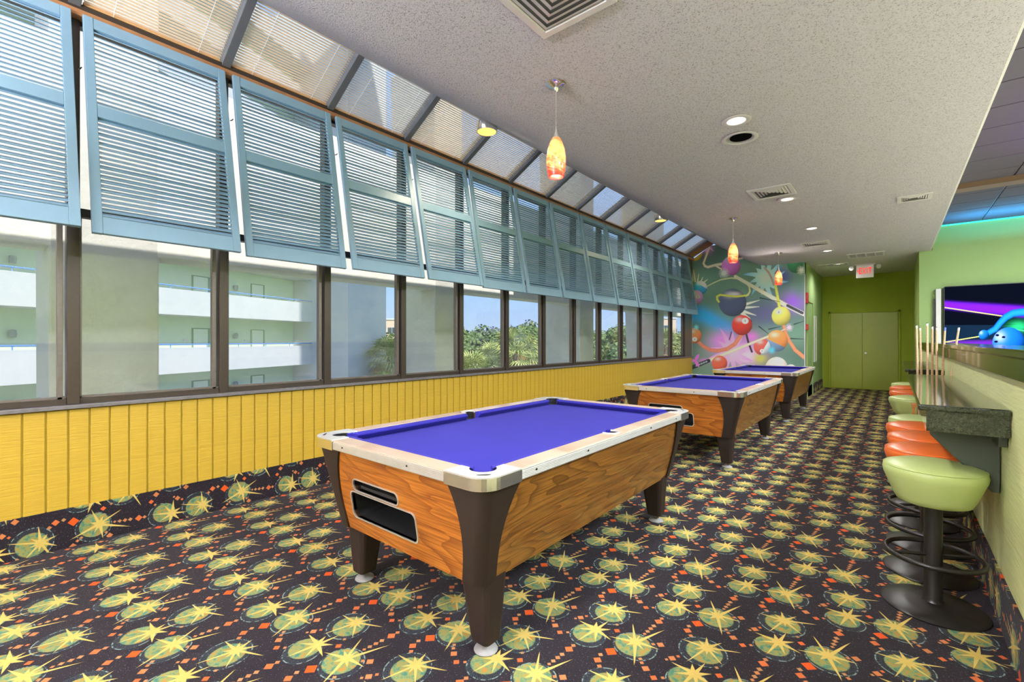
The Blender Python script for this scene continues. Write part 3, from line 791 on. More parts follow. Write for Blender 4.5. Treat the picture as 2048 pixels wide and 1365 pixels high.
palm(778, 33, .1, .95, 0, 'tall green fan palm beside the hotel stair tower')
palm(768, 30, -1.9, .75, 1, 'lower bright fan palm at the foot of the stair tower')
palm(793, 38, -.9, 1.0, 1, 'fan palm behind the two palms by the stair tower')
palm(1033, 36, .35, 1.25, 0, 'largest yellow green fan palm seen through the seventh window')
palm(1062, 42, -.9, .9, 1, 'smaller fan palm right of the largest one')
palm(945, 32, -1.1, 1.0, 1, 'brownish fan palm low in the sixth window')
palm(985, 40, -.6, 1.1, 0, 'greyish fan palm in the middle of the sixth window')
palm(1330, 60, .6, 1.4, 1, 'fan palm in front of the pale building near the mural')
palm(1160, 45, -.9, 1.0, 0, 'fan palm behind the middle columns')
def block(px0, px1, D, z1, depth, mat, label, name='apartment_building', win=2):
    a, b = gxy(px0, D), gxy(px1, D); L = (b-a).length; r = math.atan2(b.y-a.y, b.x-a.x)
    e_ = empty(name, (a.x, a.y, -10), r, label, 'building')
    MB().box(0, L, 0, depth, 0, z1+10).build('wall', mat, e_)
    MB().box(-.2, L+.2, -.2, depth+.2, z1+10, z1+10.35).build('roof_edge', M['hotelwhite'], e_)
    n = max(1, int(L/4))
    for k in range(n):
        for j in range(win):
            zc = z1+10-2.2-3.0*j; xc = (k+.5)*L/n
            f = MB().box(xc-.9, xc+.9, -.06, .02, zc-.7, zc+.7).build('window', M['roofgrey'], e_)
            for s2 in (-1, 1): MB().box(xc+s2*.44-.38, xc+s2*.44+.38, -.09, -.05, zc-.6, zc+.6).build('pane', M['windowdark'], f)
block(700, 812, 95, 5.6, 14, M['pinkwall'], 'peach apartment block with small dark windows behind the palms')
block(1305, 1352, 110, 6.5, 12, M['pinkwall'], 'pale peach building seen through the last windows', win=1)
for px, D, w, lab in ((1000,60,40,'low white house in the sixth window'),(1052,64,34,'grey roofed house behind the largest palm'),(1068,95,60,'white roofed house among the middle woods'),(1268,70,30,'low white house by the parking area')):
    p = gxy(px, D); e_ = empty('house', (p.x, p.y, -10), YAW+.3, lab, 'house'); ww = w*D/920
    MB().box(-ww, ww, -2, 3, 0, 4.8).build('wall', M['hotelwhite'], e_)
    MB().frustum([(-ww-.3,-2.3,4.8),(ww+.3,-2.3,4.8),(ww+.3,3.3,4.8),(-ww-.3,3.3,4.8)], [(-ww+1,.4,6.4),(ww-1,.4,6.4),(ww-1,.6,6.4),(-ww+1,.6,6.4)]).build('roof', M['roofgrey'], e_)

# ================================================================== pool tables
def pool_table():
    T = empty('pool_table', (0,0,0), 0, 'x', 'table', 'coin operated pool tables in a row')
    HX, HY = .682, 1.185; ZT = .852
    zb, zt = .345, .806
    bx, by, tx, ty = .550, 1.075, .655, 1.150
    lerp = lambda a, b, f: a+(b-a)*f
    # cabinet sides (sloping)
    def side(sx):
        b = [(sx*bx,-by+.07,zb),(sx*bx,by-.07,zb),(sx*(bx-.02),by-.07,zb),(sx*(bx-.02),-by+.07,zb)]
        t = [(sx*tx,-ty+.07,zt),(sx*tx,ty-.07,zt),(sx*(tx-.02),ty-.07,zt),(sx*(tx-.02),-ty+.07,zt)]
        return MB().frustum(b, t)
    for sx in (-1, 1): side(sx).build('side_panel', M['wood_shaded'], T)
    # far end panel
    MB().frustum([(-bx+.07,by-.02,zb),(bx-.07,by-.02,zb),(bx-.07,by,zb),(-bx+.07,by,zb)], [(-tx+.07,ty-.02,zt),(tx-.07,ty-.02,zt),(tx-.07,ty,zt),(-tx+.07,ty,zt)]).build('end_panel', M['wood'], T)
    # near end panel with two openings
    def fn(u, v, d):
        f = (v-zb)/(zt-zb); return (u, -lerp(by, ty, f)+d, v)
    h1 = rrect(-.345, .045, .592, .650, .024); h2 = rrect(-.385, .165, .432, .575, .03)
    outer = [(-bx+.07,zb),(bx-.07,zb),(tx-.07,zt),(-tx+.07,zt)]
    ep = MB().poly_prism(outer, [h1, h2], fn, 0, .018).build('end_panel', M['wood'], T)
    for hh, dep, nm in ((h1, .05, 'cue_slot'), (h2, .22, 'ball_return')):
        n = len(hh); mb = MB()
        vs2 = [fn(u, v, .004) for u, v in hh]+[fn(u, v, dep) for u, v in hh]
        mb.add(vs2, [(i,(i+1)%n,n+(i+1)%n,n+i) for i in range(n)]+[tuple(range(n,2*n))])
        tray = mb.build(nm, M['blackp'], T)
        cx = sum(p[0] for p in hh)/n; cz = sum(p[1] for p in hh)/n
        oo = rrect(min(p[0] for p in hh)-.006, max(p[0] for p in hh)+.006, min(p[1] for p in hh)-.006, max(p[1] for p in hh)+.006, .03)
        MB().poly_prism(oo, [hh], fn, -.006, .004).build('trim_ring', M['alu'], tray)
    MB().box(-.31, .01, -1.10, -1.085, .60, .615).build('slot_lip', M['blackp'], T)
    # floor of cabinet
    MB().box(-bx+.02, bx-.02, -by+.02, by-.02, zb, zb+.02).build('bottom_board', M['brown'], T)
    # brown corner posts
    def post(sx, sy):
        rings = []; NZ = 9
        for k in range(NZ):
            f = k/(NZ-1); z = lerp(zb, zt, f)
            cx, cy = lerp(bx, tx, f)+.012, lerp(by, ty, f)+.012
            w = .105+.130*max(0, (f-.10)/.90)**2.4
            r = .055; ring = [(cx, cy-w)]
            for a in range(7):
                q = PI/2*a/6; ring.append((cx-r+r*math.cos(q), cy-r+r*math.sin(q)))
            ring.append((cx-w, cy)); ring.append((cx-w, cy-.03)); ring.append((cx-.03, cy-.03)); ring.append((cx-.03, cy-w))
            rings.append([(sx*x, sy*y, z) for x, y in ring])
        mb = MB(); n = len(rings[0]); vs2 = [p for r_ in rings for p in r_]
        fs2 = [(k*n+i, k*n+(i+1)%n, (k+1)*n+(i+1)%n, (k+1)*n+i) for k in range(NZ-1) for i in range(n)]
        fs2 += [tuple(range(n)), tuple((NZ-1)*n+i for i in range(n))]
        return mb.add(vs2, fs2, True)
    for sx in (-1, 1):
        for sy in (-1, 1):
            post(sx, sy).build('corner_post', M['brown'], T)
            # leg below
            b = rrect(sx*.485-.052, sx*.485+.052, sy*.965-.052, sy*.965+.052, .020, 3); t = rrect(sx*.470-.085, sx*.470+.085, sy*.965-.078, sy*.965+.078, .030, 3)
            lg = MB().frustum([(x,y,.055) for x,y in b], [(x,y,zb+.01) for x,y in t]).build('leg', M['brown'], T)
            MB().lathe([(.0,.001),(.052,.001),(.055,.006),(.050,.014),(.028,.026),(.014,.034),(.012,.07),(0,.07)], 20, (sx*.485, sy*.965, 0)).build('foot', M['footw'], lg)
    # rails: laminate top + aluminium edge
    def rail(x0, x1, y0, y1, along):
        mb = MB().box(x0, x1, y0, y1, .795, ZT); return mb
    pc = .235     # corner plate length
    sp = .062    # half opening of side pocket
    for sx in (-1, 1):
        for y0, y1 in ((-HY+pc, -sp), (sp, HY-pc)):
            a, b = sorted((sx*(HX-.006), sx*.575))
            MB().box(a, b, y0, y1, .80, ZT).build('rail', M['railwood'], T, bevel=.004)
        # strip past the side pocket
        a, b = sorted((sx*(HX-.006), sx*(.640)))
        MB().box(a, b, -sp, sp, .80, ZT-.0005).build('rail', M['railwood'], T)
        a, b = sorted((sx*HX, sx*(HX-.012)))
        mb = MB().box(a, b, -HY+pc, HY-pc, .804, ZT-.005)
        for k in range(5): 
            a2, b2 = sorted((sx*(HX+.002), sx*(HX-.002))); mb.box(a2, b2, -HY+pc, HY-pc, .808+k*.007, .8115+k*.007)
        ed = mb.build('edge_trim', M['alu'], T)
        for yy in (-.85,-.4,.4,.85): MB().lathe([(0,0),(.005,0),(.005,.003),(0,.003)], 8).xf(Matrix.Translation((sx*(HX+.002),yy,.828)) @ Matrix.Rotation(sx*PI/2,4,'Y')).build('screw', M['black'], ed)
    for sy in (-1, 1):
        a, b = sorted((sy*(HY-.006), sy*1.078))
        MB().box(-HX+pc, HX-pc, a, b, .80, ZT).build('rail', M['railwoodx'], T, bevel=.004)
        a, b = sorted((sy*HY, sy*(HY-.012)))
        mb = MB().box(-HX+pc, HX-pc, a, b, .804, ZT-.005)
        for k in range(5):
            a2, b2 = sorted((sy*(HY+.002), sy*(HY-.002))); mb.box(-HX+pc, HX-pc, a2, b2, .808+k*.007, .8115+k*.007)
        ed = mb.build('edge_trim', M['alu'], T)
        for xx in (-.35,.2): MB().lathe([(0,0),(.005,0),(.005,.003),(0,.003)], 8).xf(Matrix.Translation((xx,sy*(HY+.0005),.828)) @ Matrix.Rotation(-sy*PI/2,4,'X')).build('screw', M['black'], ed)
    # chrome corners with pocket mouth
    pcx = .128
    for sx in (-1, 1):
        for sy in (-1, 1):
            pts = [(pc, 0.0), (pc, .104), (.184, .104)]
            pr_ = .060
            a0, a1 = math.atan2(.104-pcx, pc-pcx), math.atan2(pc-pcx, .104-pcx)
            a1 -= 2*PI
            st = math.hypot(pc-pcx, .104-pcx)
            ang = [math.radians(-25), math.radians(-245)]
            for k in range(13):
                q = lerp(ang[0], ang[1], k/12); pts.append((pcx+pr_*math.cos(q), pcx+pr_*math.sin(q)))
            pts += [(.104, .184), (.104, pc), (0, pc)]
            rr_ = .095
            for k in range(8):
                q = PI+PI/2*k/7; pts.append((rr_+rr_*math.cos(q), rr_+rr_*math.sin(q)))
            P2 = [(sx*(HX+.004-u), sy*(HY+.004-v)) for u, v in pts]
            cc = MB().poly_prism(P2, [], lambda u, v, d: (u, v, d), .798, ZT-.003).build('corner_cap', M['chrome'], T, bevel=.003, sharp=60)
            MB().poly_prism(P2, [], lambda u, v, d: (u, v, d), ZT-.003, ZT+.003).build('top_plate', M['alu'], cc, bevel=.0025, sharp=60)
            # badge
            bx_, by_ = sx*(HX-.052), sy*(HY-.052)
            q = math.atan2(-sy, -sx)+PI/2
            MB().prism([(-.030,-.004),(-.010,-.007),(.022,-.004),(.030,0),(.022,.004),(-.010,.007),(-.022,.004)], ZT+.0034, ZT+.0044).xf(Matrix.Translation((bx_,by_,0)) @ Matrix.Rotation(q,4,'Z')).build('badge', M['black'], cc)
            # pocket well
            cx_, cy_ = sx*(HX+.004-pcx), sy*(HY+.004-pcx)
            pk = MB().lathe([(.060,.803),(.059,.70),(.0,.70)], 24, (cx_,cy_,0)).build('pocket', M['blackp'], T)
            qa_ = math.atan2(sy, sx); N_ = 16
            ring_ = [(cx_+.0585*math.cos(qa_+q), cy_+.0585*math.sin(qa_+q)) for q in np.linspace(-1.95, 1.95, N_)]
            MB().add([(x,y,.79) for x,y in ring_]+[(x,y,.849) for x,y in ring_], [(i,i+1,N_+i+1,N_+i) for i in range(N_-1)], True).build('pocket_wall', M['blackp'], pk)
    for sx in (-1, 1):
        pk = MB().lathe([(.046,.803),(.045,.785),(.0,.785)], 24, (sx*.598,0,0)).build('pocket', M['blackp'], T)
        ring_ = [(sx*(.598+.0465*math.cos(q)), .0465*math.sin(q)) for q in np.linspace(-1.9, 1.9, 16)]
        MB().add([(x,y,.79) for x,y in ring_]+[(x,y,.849) for x,y in ring_], [(i,i+1,17+i,16+i) for i in range(15)], True).build('pocket_wall', M['blackp'], pk)
        # chrome arc liner
        path = [(sx*(.598+.052*math.cos(q)), .052*math.sin(q), ZT-.002) for q in np.linspace(-PI*.62, PI*.62, 17)]
        MB().tube(path, .007, 8).build('liner', M['alu'], pk)
    # bed and cushions
    bedm = MB()
    def cut_outline():
        pts = []
        X2, Y2 = .578, 1.081
        cxp, cyp = HX+.004-pcx, HY+.004-pcx
        # quarter by quarter, counter-clockwise from +x side pocket
        def corner(sx, sy, order):
            c = []
            for k in range(9):
                q = lerp(math.radians(-58), math.radians(-212), k/8)
                u, v = pcx+.064*math.cos(q), pcx+.064*math.sin(q)
                c.append((sx*(HX+.004-u), sy*(HY+.004-v)))
            return c
        return pts
    # bed as polygon with pocket discs left open
    circ = []
    holes = []
    for sx in (-1, 1):
        for sy in (-1, 1):
            holes.append((sx*(HX+.004-pcx), sy*(HY+.004-pcx), .056))
        holes.append((sx*.598, 0, .047))
    N = 90; M2 = 150
    gx = np.linspace(-.60, .60, N); gy = np.linspace(-1.10, 1.10, M2)
    vid = {}; vv = []; ff = []
    for i in range(N-1):
        for j in range(M2-1):
            cx_, cy_ = (gx[i]+gx[i+1])/2, (gy[j]+gy[j+1])/2
            if any((cx_-a)**2+(cy_-b)**2 < r*r for a, b, r in holes): continue
            q = []
            for a, b in ((i,j),(i+1,j),(i+1,j+1),(i,j+1)):
                if (a,b) not in vid: vid[(a,b)] = len(vv); vv.append((gx[a],gy[b],.805))
                q.append(vid[(a,b)])
            ff.append(tuple(q))
    MB().add(vv, ff).build('bed', M['cloth'], T)
    # cushions: nose profile swept along the rail, ends cut at an angle
    def cushion(p0, p1, inward, e0, e1):
        # p0->p1 along rail at laminate inner edge; inward unit; e0,e1 shortening of nose at each end
        p0, p1, iv = Vector(p0), Vector(p1), Vector(inward); d = (p1-p0).normalized(); L = (p1-p0).length
        prof2 = [(0,ZT-.002),(.020,ZT-.001),(.042,ZT-.006),(.050,ZT-.012),(.049,ZT-.018),(.022,.806),(0,.806)]
        mb = MB(); vs2 = []
        for e, base in ((e0, p0), (-e1, p1)):
            for w, z in prof2:
                p = base+d*(e*w/.05)+iv*w; vs2.append((p.x,p.y,z))
        n = len(prof2)
        mb.add(vs2, [(i,(i+1)%n,n+(i+1)%n,n+i) for i in range(n)]+[tuple(range(n-1,-1,-1)), tuple(range(n,2*n))])
        return mb.build('cushion', M['cloth'], T, bevel=.004, sharp=50)
    for sx in (-1, 1):
        x = sx*.577
        cushion((x,-HY+.162,0),(x,-sp+.006,0),(-sx,0,0),.045,.018)
        cushion((x,sp-.006,0),(x,HY-.162,0),(-sx,0,0),.018,.045)
    for sy in (-1, 1):
        y = sy*1.080
        cushion((-HX+.162,y,0),(HX-.162,y,0),(0,-sy,0),.045,.045)
    return T
T1 = pool_table(); T1.location = (-1.905, 2.49, 0)
T1['label'] = 'nearest pool table with blue cloth, oak sides and brown legs'
copy_tree(T1, (-1.90, 6.38, 0), None, 'middle pool table, between the nearest one and the one by the mural')
copy_tree(T1, (-1.92, 10.10, 0), None, 'farthest pool table, standing beside the mural wall')

# ================================================================== stools
def stool(vinyl):
    e_ = empty('bar_stool', (0,0,0), 0, 'x', 'stool', 'round vinyl bar stools along the counter')
    st = MB().lathe([(0,.548),(.128,.548),(.150,.556),(.165,.585),(.190,.650),(.205,.690),(.209,.712),(.205,.732),(.196,.742),(.192,.744),(.150,.757),(.08,.764),(0,.766)], 44).build('seat', M[vinyl], e_)
    MB().lathe([(.203,.733),(.2065,.7365),(.203,.740),(.1995,.7375)], 44).build('piping', M[vinyl], st)
    MB().lathe([(0,.02),(.052,.022),(.043,.036),(.038,.05),(.038,.548),(0,.548)], 24).build('column', M['black'], e_)
    MB().lathe([(0,.001),(.214,.001),(.216,.007),(.205,.014),(.10,.026),(.05,.034),(0,.034)], 48).build('base', M['black'], e_)
    fr = MB().tube([(.195*math.cos(q), .195*math.sin(q), .275) for q in np.linspace(0,2*PI,40,endpoint=False)], .0125, 10, closed=True).build('foot_ring', M['black'], e_)
    for a in (.5, .5+PI): MB().tube([(.03*math.cos(a),.03*math.sin(a),.275),(.19*math.cos(a),.19*math.sin(a),.275)], .009, 8).build('spoke', M['black'], fr)
    return e_
g0, o0 = stool('vgreen'), stool('vorange')
spots = [(3.27,'g','nearest bar stool, green vinyl seat, clear of the counter end'),(3.74,'o','orange bar stool directly behind the nearest green stool'),(4.22,'o','second orange bar stool from the near end of the counter'),(4.72,'o','third orange bar stool from the near end of the counter'),
         (5.15,'g','pale green bar stool behind the three orange ones'),(6.95,'g','green bar stool beside the near end of the far counter'),(7.75,'o','orange bar stool right behind the green one at the far counter'),(8.45,'o','second orange bar stool at the far counter'),(9.15,'g','farthest bar stool, pale green, at the far end of the counters')]
ug = uo = False
for y, c, lab in spots:
    x = .165+R.uniform(-.008,.008); rz = R.uniform(-.4,.4)
    if c == 'g' and not ug: s_ = g0; ug = True; s_.location = (x,y,0); s_['label'] = lab
    elif c == 'o' and not uo: s_ = o0; uo = True; s_.location = (x,y,0); s_['label'] = lab; s_.rotation_euler[2] = .9
    else: copy_tree(g0 if c == 'g' else o0, (x,y,0), rz, lab)

# ================================================================== counters
def counter(y0, y1, label):
    e_ = empty('counter', (XR-.003, y0, 0), 0, label, 'counter', 'granite drink counters on the half wall')
    L = y1-y0
    MB().box(-.315, .0, 0, L, 1.055, 1.085).build('slab', M['granite'], e_, bevel=.008, seg=3)
    mb = MB().box(-.285, -.002, .022, .045, .955, 1.055); mb.box(-.285,-.262,.045,L-.045,.955,1.055); mb.box(-.285,-.002,L-.045,L-.022,.955,1.055)
    mb.build('apron', M['granite'], e_)
    for yb in (.28, L-.3):
        bb = MB().poly_prism([(-.26,.955),(-.002,.955),(-.002,.64),(-.03,.64),(-.26,.90)], [], lambda u,v,d: (u, yb+d, v), 0, .05).build('bracket', M['darkpanel'], e_, bevel=.003)
    MB().box(-.03, -.001, .10, L-.1, .90, .955).build('wall_cleat', M['darkpanel'], e_)
counter(3.02, 5.66, 'near dark granite counter with reflections, beside the near stools')
counter(6.62, 9.2, 'far dark granite counter, beyond the standing cues')

# cue rack on the floor between the counters, with cues
rk = empty('cue_rack', (.27, 5.93, 0), 0, 'low orange wooden cue rack standing between the two counters', 'rack')
for z, nm in ((.04,'base_board'),(.76,'top_board')):
    hs = [[(cx+.016*math.cos(a), cy+.016*math.sin(a)) for a in np.linspace(0,2*PI,10,endpoint=False)] for cx, cy in ((-.09,-.05),(-.06,.03),(-.02,-.05),(.01,.03),(.04,-.05),(.07,.04),(.10,-.03))] if z > .5 else []
    MB().poly_prism([(-.14,-.10),(.13,-.10),(.13,.10),(-.14,.10)], hs, lambda u,v,d,z=z: (u,v,z+d), 0, .022).build(nm, M['rackwood'], rk)
for sx in (-1, 1): MB().box(-.135 if sx < 0 else .105, -.115 if sx < 0 else .125, -.09, .09, .0, .76).build('upright', M['rackwood'], rk)
cuep = None
cl = [(-.09,-.05,-.012,0,1.545),(-.06,.03,-.015,0,1.525),(-.02,-.05,-.006,.01,1.565),(.01,.03,.002,0,1.535),(.04,-.05,.0,.01,1.525),(.07,.04,.03,0,1.52),(.10,-.03,.085,0,1.52)]
tl = ['leftmost maple cue in the bundle standing by the counter','second maple cue from the left in the standing bundle','tallest maple cue with a thick white ferrule','maple cue just right of the tallest one','shorter maple cue close behind the others','maple cue with a blue chalked tip','maple cue leaning farthest to the right']
for k, (cx, cy, lx, ly, zt) in enumerate(cl):
    e_ = empty('pool_cue', (.27+cx, 5.93+cy, .063), 0, tl[k], 'cue', 'pool cues standing by the counter')
    L = zt-.063; sl = lambda z: (lx*z/.7, ly*z/.7, z)
    e_.location.x -= lx; e_.location.z = .064
    MB().tube([sl(0),sl(.7),sl(L-.03)], [.0145,.0115,.0075], 10).build('shaft', M['cue'], e_)
    MB().tube([sl(L-.03),sl(L-.006)], .0078, 10).build('ferrule', M['tip'] if k != 5 else M['tipblue'], e_)
    MB().tube([sl(L-.006),sl(L)], .007, 10).build('tip', M['tipblue'] if k == 5 else M['darkpanel'], e_)

# ================================================================== ceiling fittings
def can(x, y, lit, label):
    e_ = empty('recessed_light', (x,y,ZC), 0, label, 'light', 'recessed ceiling lights')
    MB().lathe([(.070,-.002),(.112,-.004),(.116,-.010),(.108,-.014),(.074,-.012),(.070,-.002)], 36).build('trim_ring', M['trimwhite'], e_)
    if lit: MB().lathe([(0,-.006),(.073,-.006),(.073,-.003),(0,-.003)], 36).build('lens', M['lamp'], e_)
for x, y, lab in ((-1.035,4.24,'nearest round recessed light, lit, beside the open speaker hole'),(-1.09,7.03,'lit recessed light touching the large square vent'),(-1.06,9.13,'lit recessed light between the two square vents'),(-1.07,11.63,'lit recessed light beyond the second square vent'),(-1.04,13.79,'farthest recessed light, beside the exit sign')): can(x, y, True, lab)
e_ = empty('open_downlight', (-1.10,4.63,ZC), 0, 'unlit open downlight with dark inside behind the nearest lit light', 'light')
MB().lathe([(.118,-.004),(.150,-.006),(.154,-.012),(.146,-.016),(.120,-.012),(.118,-.004)], 40).build('trim_ring', M['trimwhite'], e_)
MB().lathe([(.120,-.010),(.108,-.003),(.07,-.0015),(0,-.0015)], 36, cap=False).build('reflector', M['roofgrey'], e_)
MB().lathe([(0,-.0095),(.092,-.0095),(.092,-.0018),(0,-.0018)], 24, (.012,-.014,0)).build('shade_disc', M['dark'], e_)  # flat black disc painted as the shade of a recess not cut
def diffuser(x, y, w, h, label, rz=0):
    e_ = empty('ceiling_vent', (x,y,ZC), rz, label, 'vent', 'air vents in the white ceiling')
    o_ = [(-w/2,-h/2),(w/2,-h/2),(w/2,h/2),(-w/2,h/2)]
    i_ = [(-w/2+.045,-h/2+.045),(w/2-.045,-h/2+.045),(w/2-.045,h/2-.045),(-w/2+.045,h/2-.045)]
    MB().poly_prism(o_, [i_], lambda u,v,d: (u,v,d), -.001, -.016).build('frame', M['trimwhite'], e_, bevel=.003)
    MB().box(-w/2+.045,w/2-.045,-h/2+.045,h/2-.045,-.002,-.001).build('backing', M['ventback'], e_)
    n = 5; s = (min(w,h)/2-.05)/n
    for k in range(n):      # nested louvre rings sloping inward
        a, b = w/2-.048-k*s, h/2-.048-k*s; a2, b2 = a-s*.75, b-s*.75
        if a2 < .01 or b2 < .01: continue
        mb = MB(); mb.add([(-a,-b,-.003),(a,-b,-.003),(a,b,-.003),(-a,b,-.003),(-a2,-b2,-.015),(a2,-b2,-.015),(a2,b2,-.015),(-a2,b2,-.015)],
                          [(0,1,5,4),(1,2,6,5),(2,3,7,6),(3,0,4,7)])
        mb.build('louvre', M['trimwhite'], e_)
diffuser(-1.44+.02, 2.07, .50, .50, 'square white air vent at the top edge above the nearest table')
diffuser(-1.19, 6.57, .48, .49, 'large square vent between the first two lit lights')
diffuser(-1.175, 10.62, .48, .46, 'farther square vent above the last table')
diffuser(.205, 8.03, .35, .34, 'small square vent by the right edge of the white ceiling')
def grille(x, y, w, h, label):
    e_ = empty('ceiling_vent', (x,y,ZC), 0, label, 'vent', 'air vents in the white ceiling')
    o_ = [(-w/2,-h/2),(w/2,-h/2),(w/2,h/2),(-w/2,h/2)]; i_ = [(-w/2+.04,-h/2+.04),(w/2-.04,-h/2+.04),(w/2-.04,h/2-.04),(-w/2+.04,h/2-.04)]
    MB().poly_prism(o_, [i_], lambda u,v,d: (u,v,d), -.001, -.014).build('frame', M['trimwhite'], e_)
    MB().box(-w/2+.04,w/2-.04,-h/2+.04,h/2-.04,-.002,-.001).build('backing', M['ventback'], e_)
    for k in range(1, 4): MB().box(-w/2+w*k/4-.012, -w/2+w*k/4+.012, -h/2+.04, h/2-.04, -.013, -.002).build('bar', M['trimwhite'], e_)
    for k in range(8):
        yy = -h/2+.05+(h-.1)*k/7; MB().box(-w/2+.04,w/2-.04,yy-.004,yy+.004,-.010,-.003).build('slat', M['roofgrey'], e_)
grille(-.475, 12.72, .66, .58, 'wide return grille before the exit sign')
grille(-1.15, 13.9, .62, .42, 'dim wide grille in the hall ceiling left of the exit sign')
# amber cans in the sloping ceiling
for y, lab in ((3.72,'amber recessed light by the skylight near the front pendant'),(8.62,'farther amber recessed light beside the skylight')):
    e_ = empty('recessed_light', (-3.45,y,3.70), 0, lab, 'light', 'recessed ceiling lights')
    MB().lathe([(.104,.10),(.104,-.004),(.109,-.008),(.113,-.004),(.111,.10)], 32).build('housing', M['chrome'], e_)
    MB().lathe([(0,.0),(.105,.0),(.105,.005),(0,.005)], 32).build('lens', M['lampy'], e_)
# pendants
def pendant(y, label):
    e_ = empty('pendant_lamp', (-1.905,y,ZC), 0, label, 'lamp', 'red glass pendant lamps over the tables')
    MB().lathe([(0,0),(.070,-.001),(.074,-.006),(.066,-.014),(.040,-.022),(.020,-.030),(.016,-.050),(.006,-.062),(0,-.062)], 36).build('canopy', M['chrome'], e_)
    MB().tube([(0,0,-.06),(0,0,-.33)], .0018, 6).build('cord', M['alu'], e_)
    MB().lathe([(.003,-.315),(.006,-.335),(.012,-.365),(.026,-.398),(.030,-.402),(0,-.402)], 24).build('cap', M['alu'], e_)
    sh = MB().lathe([(.028,-.398),(.045,-.430),(.062,-.48),(.070,-.535),(.071,-.58),(.064,-.64),(.055,-.685),(.052,-.685),(.061,-.64),(.067,-.58),(.066,-.535),(.058,-.48),(.041,-.430),(.024,-.402)], 32)
    sh.v = [(x,y2,z+.54) for x,y2,z in sh.v]
    s2 = sh.build('shade', M['shade'], e_); s2.location = (0,0,-.54)
    MB().lathe([(0,-.672),(.030,-.672),(.036,-.655),(.030,-.63),(0,-.62)], 20).build('bulb', M['lamp'], e_)
for y, lab in ((2.8,'red glass pendant lamp hanging over the nearest pool table'),(7.62,'red glass pendant lamp over the middle pool table, before the mural'),(11.25,'smallest red glass pendant lamp, over the farthest pool table')): pendant(y, lab)

# exit sign
ex = empty('exit_sign', (-.55, 14.25, ZC), 0, 'hanging exit sign with red letters and two emergency lamps', 'sign')
MB().box(-.17,.17,-.02,.02,-.34,-.035).build('face', M['exitface'], ex, bevel=.004)
MB().box(-.20,.20,-.035,.035,-.035,0).build('housing', M['trimwhite'], ex, bevel=.004)
def letters(strokes, x, z, w, h, mb):
    for a, b, c, d in strokes: mb.box(x+a*w, x+b*w, -.024, -.0205, z+c*h, z+d*h)
tx_ = MB(); hh = .15; zz = -.245
E_ = [(0,.25,0,1),(.25,.9,.84,1),(.25,.8,.42,.58),(.25,.9,0,.16)]; I_ = [(.35,.65,0,1)]; T_ = [(.35,.65,0,1),(0,1,.84,1)]
letters(E_, -.115, zz, .058, hh, tx_); letters(I_, .022, zz, .05, hh, tx_); letters(T_, .072, zz, .058, hh, tx_)
for s in (0, 1):
    x0, x1 = (-.048, .014) if s == 0 else (.014, -.048)
    w = .013 if s == 0 else -.013
    tx_.frustum([(x0,-.024,zz),(x0+w,-.024,zz),(x0+w,-.0205,zz),(x0,-.0205,zz)], [(x1-w,-.024,zz+hh),(x1,-.024,zz+hh),(x1,-.0205,zz+hh),(x1-w,-.0205,zz+hh)])
tx_.build('lettering', M['exitred'], ex)
MB().add([(-.155,-.022,zz+.075),(-.130,-.022,zz+.11),(-.122,-.022,zz+.10),(-.138,-.022,zz+.075),(-.122,-.022,zz+.05),(-.130,-.022,zz+.04)], [(0,1,2,3),(0,3,4,5)]).build('arrow', M['exitred'], ex)
for sx in (-1, 1):
    l_ = MB().lathe([(0,0),(.03,0),(.055,.05),(.055,.06),(0,.06)], 18).xf(Matrix.Translation((sx*.24,-.02,-.085)) @ Matrix.Rotation(PI/2+.2,4,'X') @ Matrix.Rotation(sx*.5,4,'Y')).build('lamp_head', M['trimwhite'], ex)
    MB().tube([(sx*.17,0,-.02),(sx*.24,0,-.03),(sx*.24,0,-.07)], .008, 6).build('lamp_arm', M['trimwhite'], ex)

# hall: double door, side door recess, cabinet, alarms
dd = empty('door_1', (0, YH, 0), kind='structure')
xa, xm, xb_ = -1.44, -.695, .09
mb = MB().box(xa-.05, xa, -.03, 0, 0, 2.235); mb.box(xb_, xb_+.05, -.03, 0, 0, 2.235); mb.box(xa-.05, xb_+.05, -.03, 0, 2.19, 2.24)
mb.build('frame', M['olive'], dd, bevel=.004)
for x0, x1 in ((xa+.004, xm-.003), (xm+.003, xb_-.004)): lf = MB().box(x0, x1, -.022, 0, .01, 2.185).build('door_leaf', M['olive_door'], dd, bevel=.003)
MB().lathe([(0,0),(.028,0),(.030,.01),(.012,.02),(.012,.045),(.026,.055),(.026,.07),(0,.075)], 18).xf(Matrix.Translation((xm+.075,-.022,1.03)) @ Matrix.Rotation(PI/2,4,'X')).build('knob', M['alu'], lf)
d2 = empty('door_2', (-1.645, 13.25, 0), kind='structure')
MB().box(-.002, .012, 0, .9, .0, 2.35).build('door_leaf', M['green'], d2, bevel=.003)
mb = MB().box(0,.03,-.05,0,0,2.4); mb.box(0,.03,.9,.95,0,2.4); mb.box(0,.03,-.05,.95,2.35,2.4); mb.build('frame', M['green'], d2)
e_ = empty('extinguisher_cabinet', (-1.645,14.55,0), 0, 'narrow white framed cabinet on the green hall wall', 'cabinet')
MB().poly_prism([(0,.82),(.36,.82),(.36,2.05),(0,2.05)], [[(.04,.86),(.32,.86),(.32,2.01),(.04,2.01)]], lambda u,v,d: (d,u,v), 0, .03).build('frame', M['trimwhite'], e_)
MB().box(.001,.015,.04,.32,.86,2.01).build('door', M['olive_door'], e_)
MB().box(.015,.03,.06,.09,1.40,1.46).build('handle', M['alu'], e_)
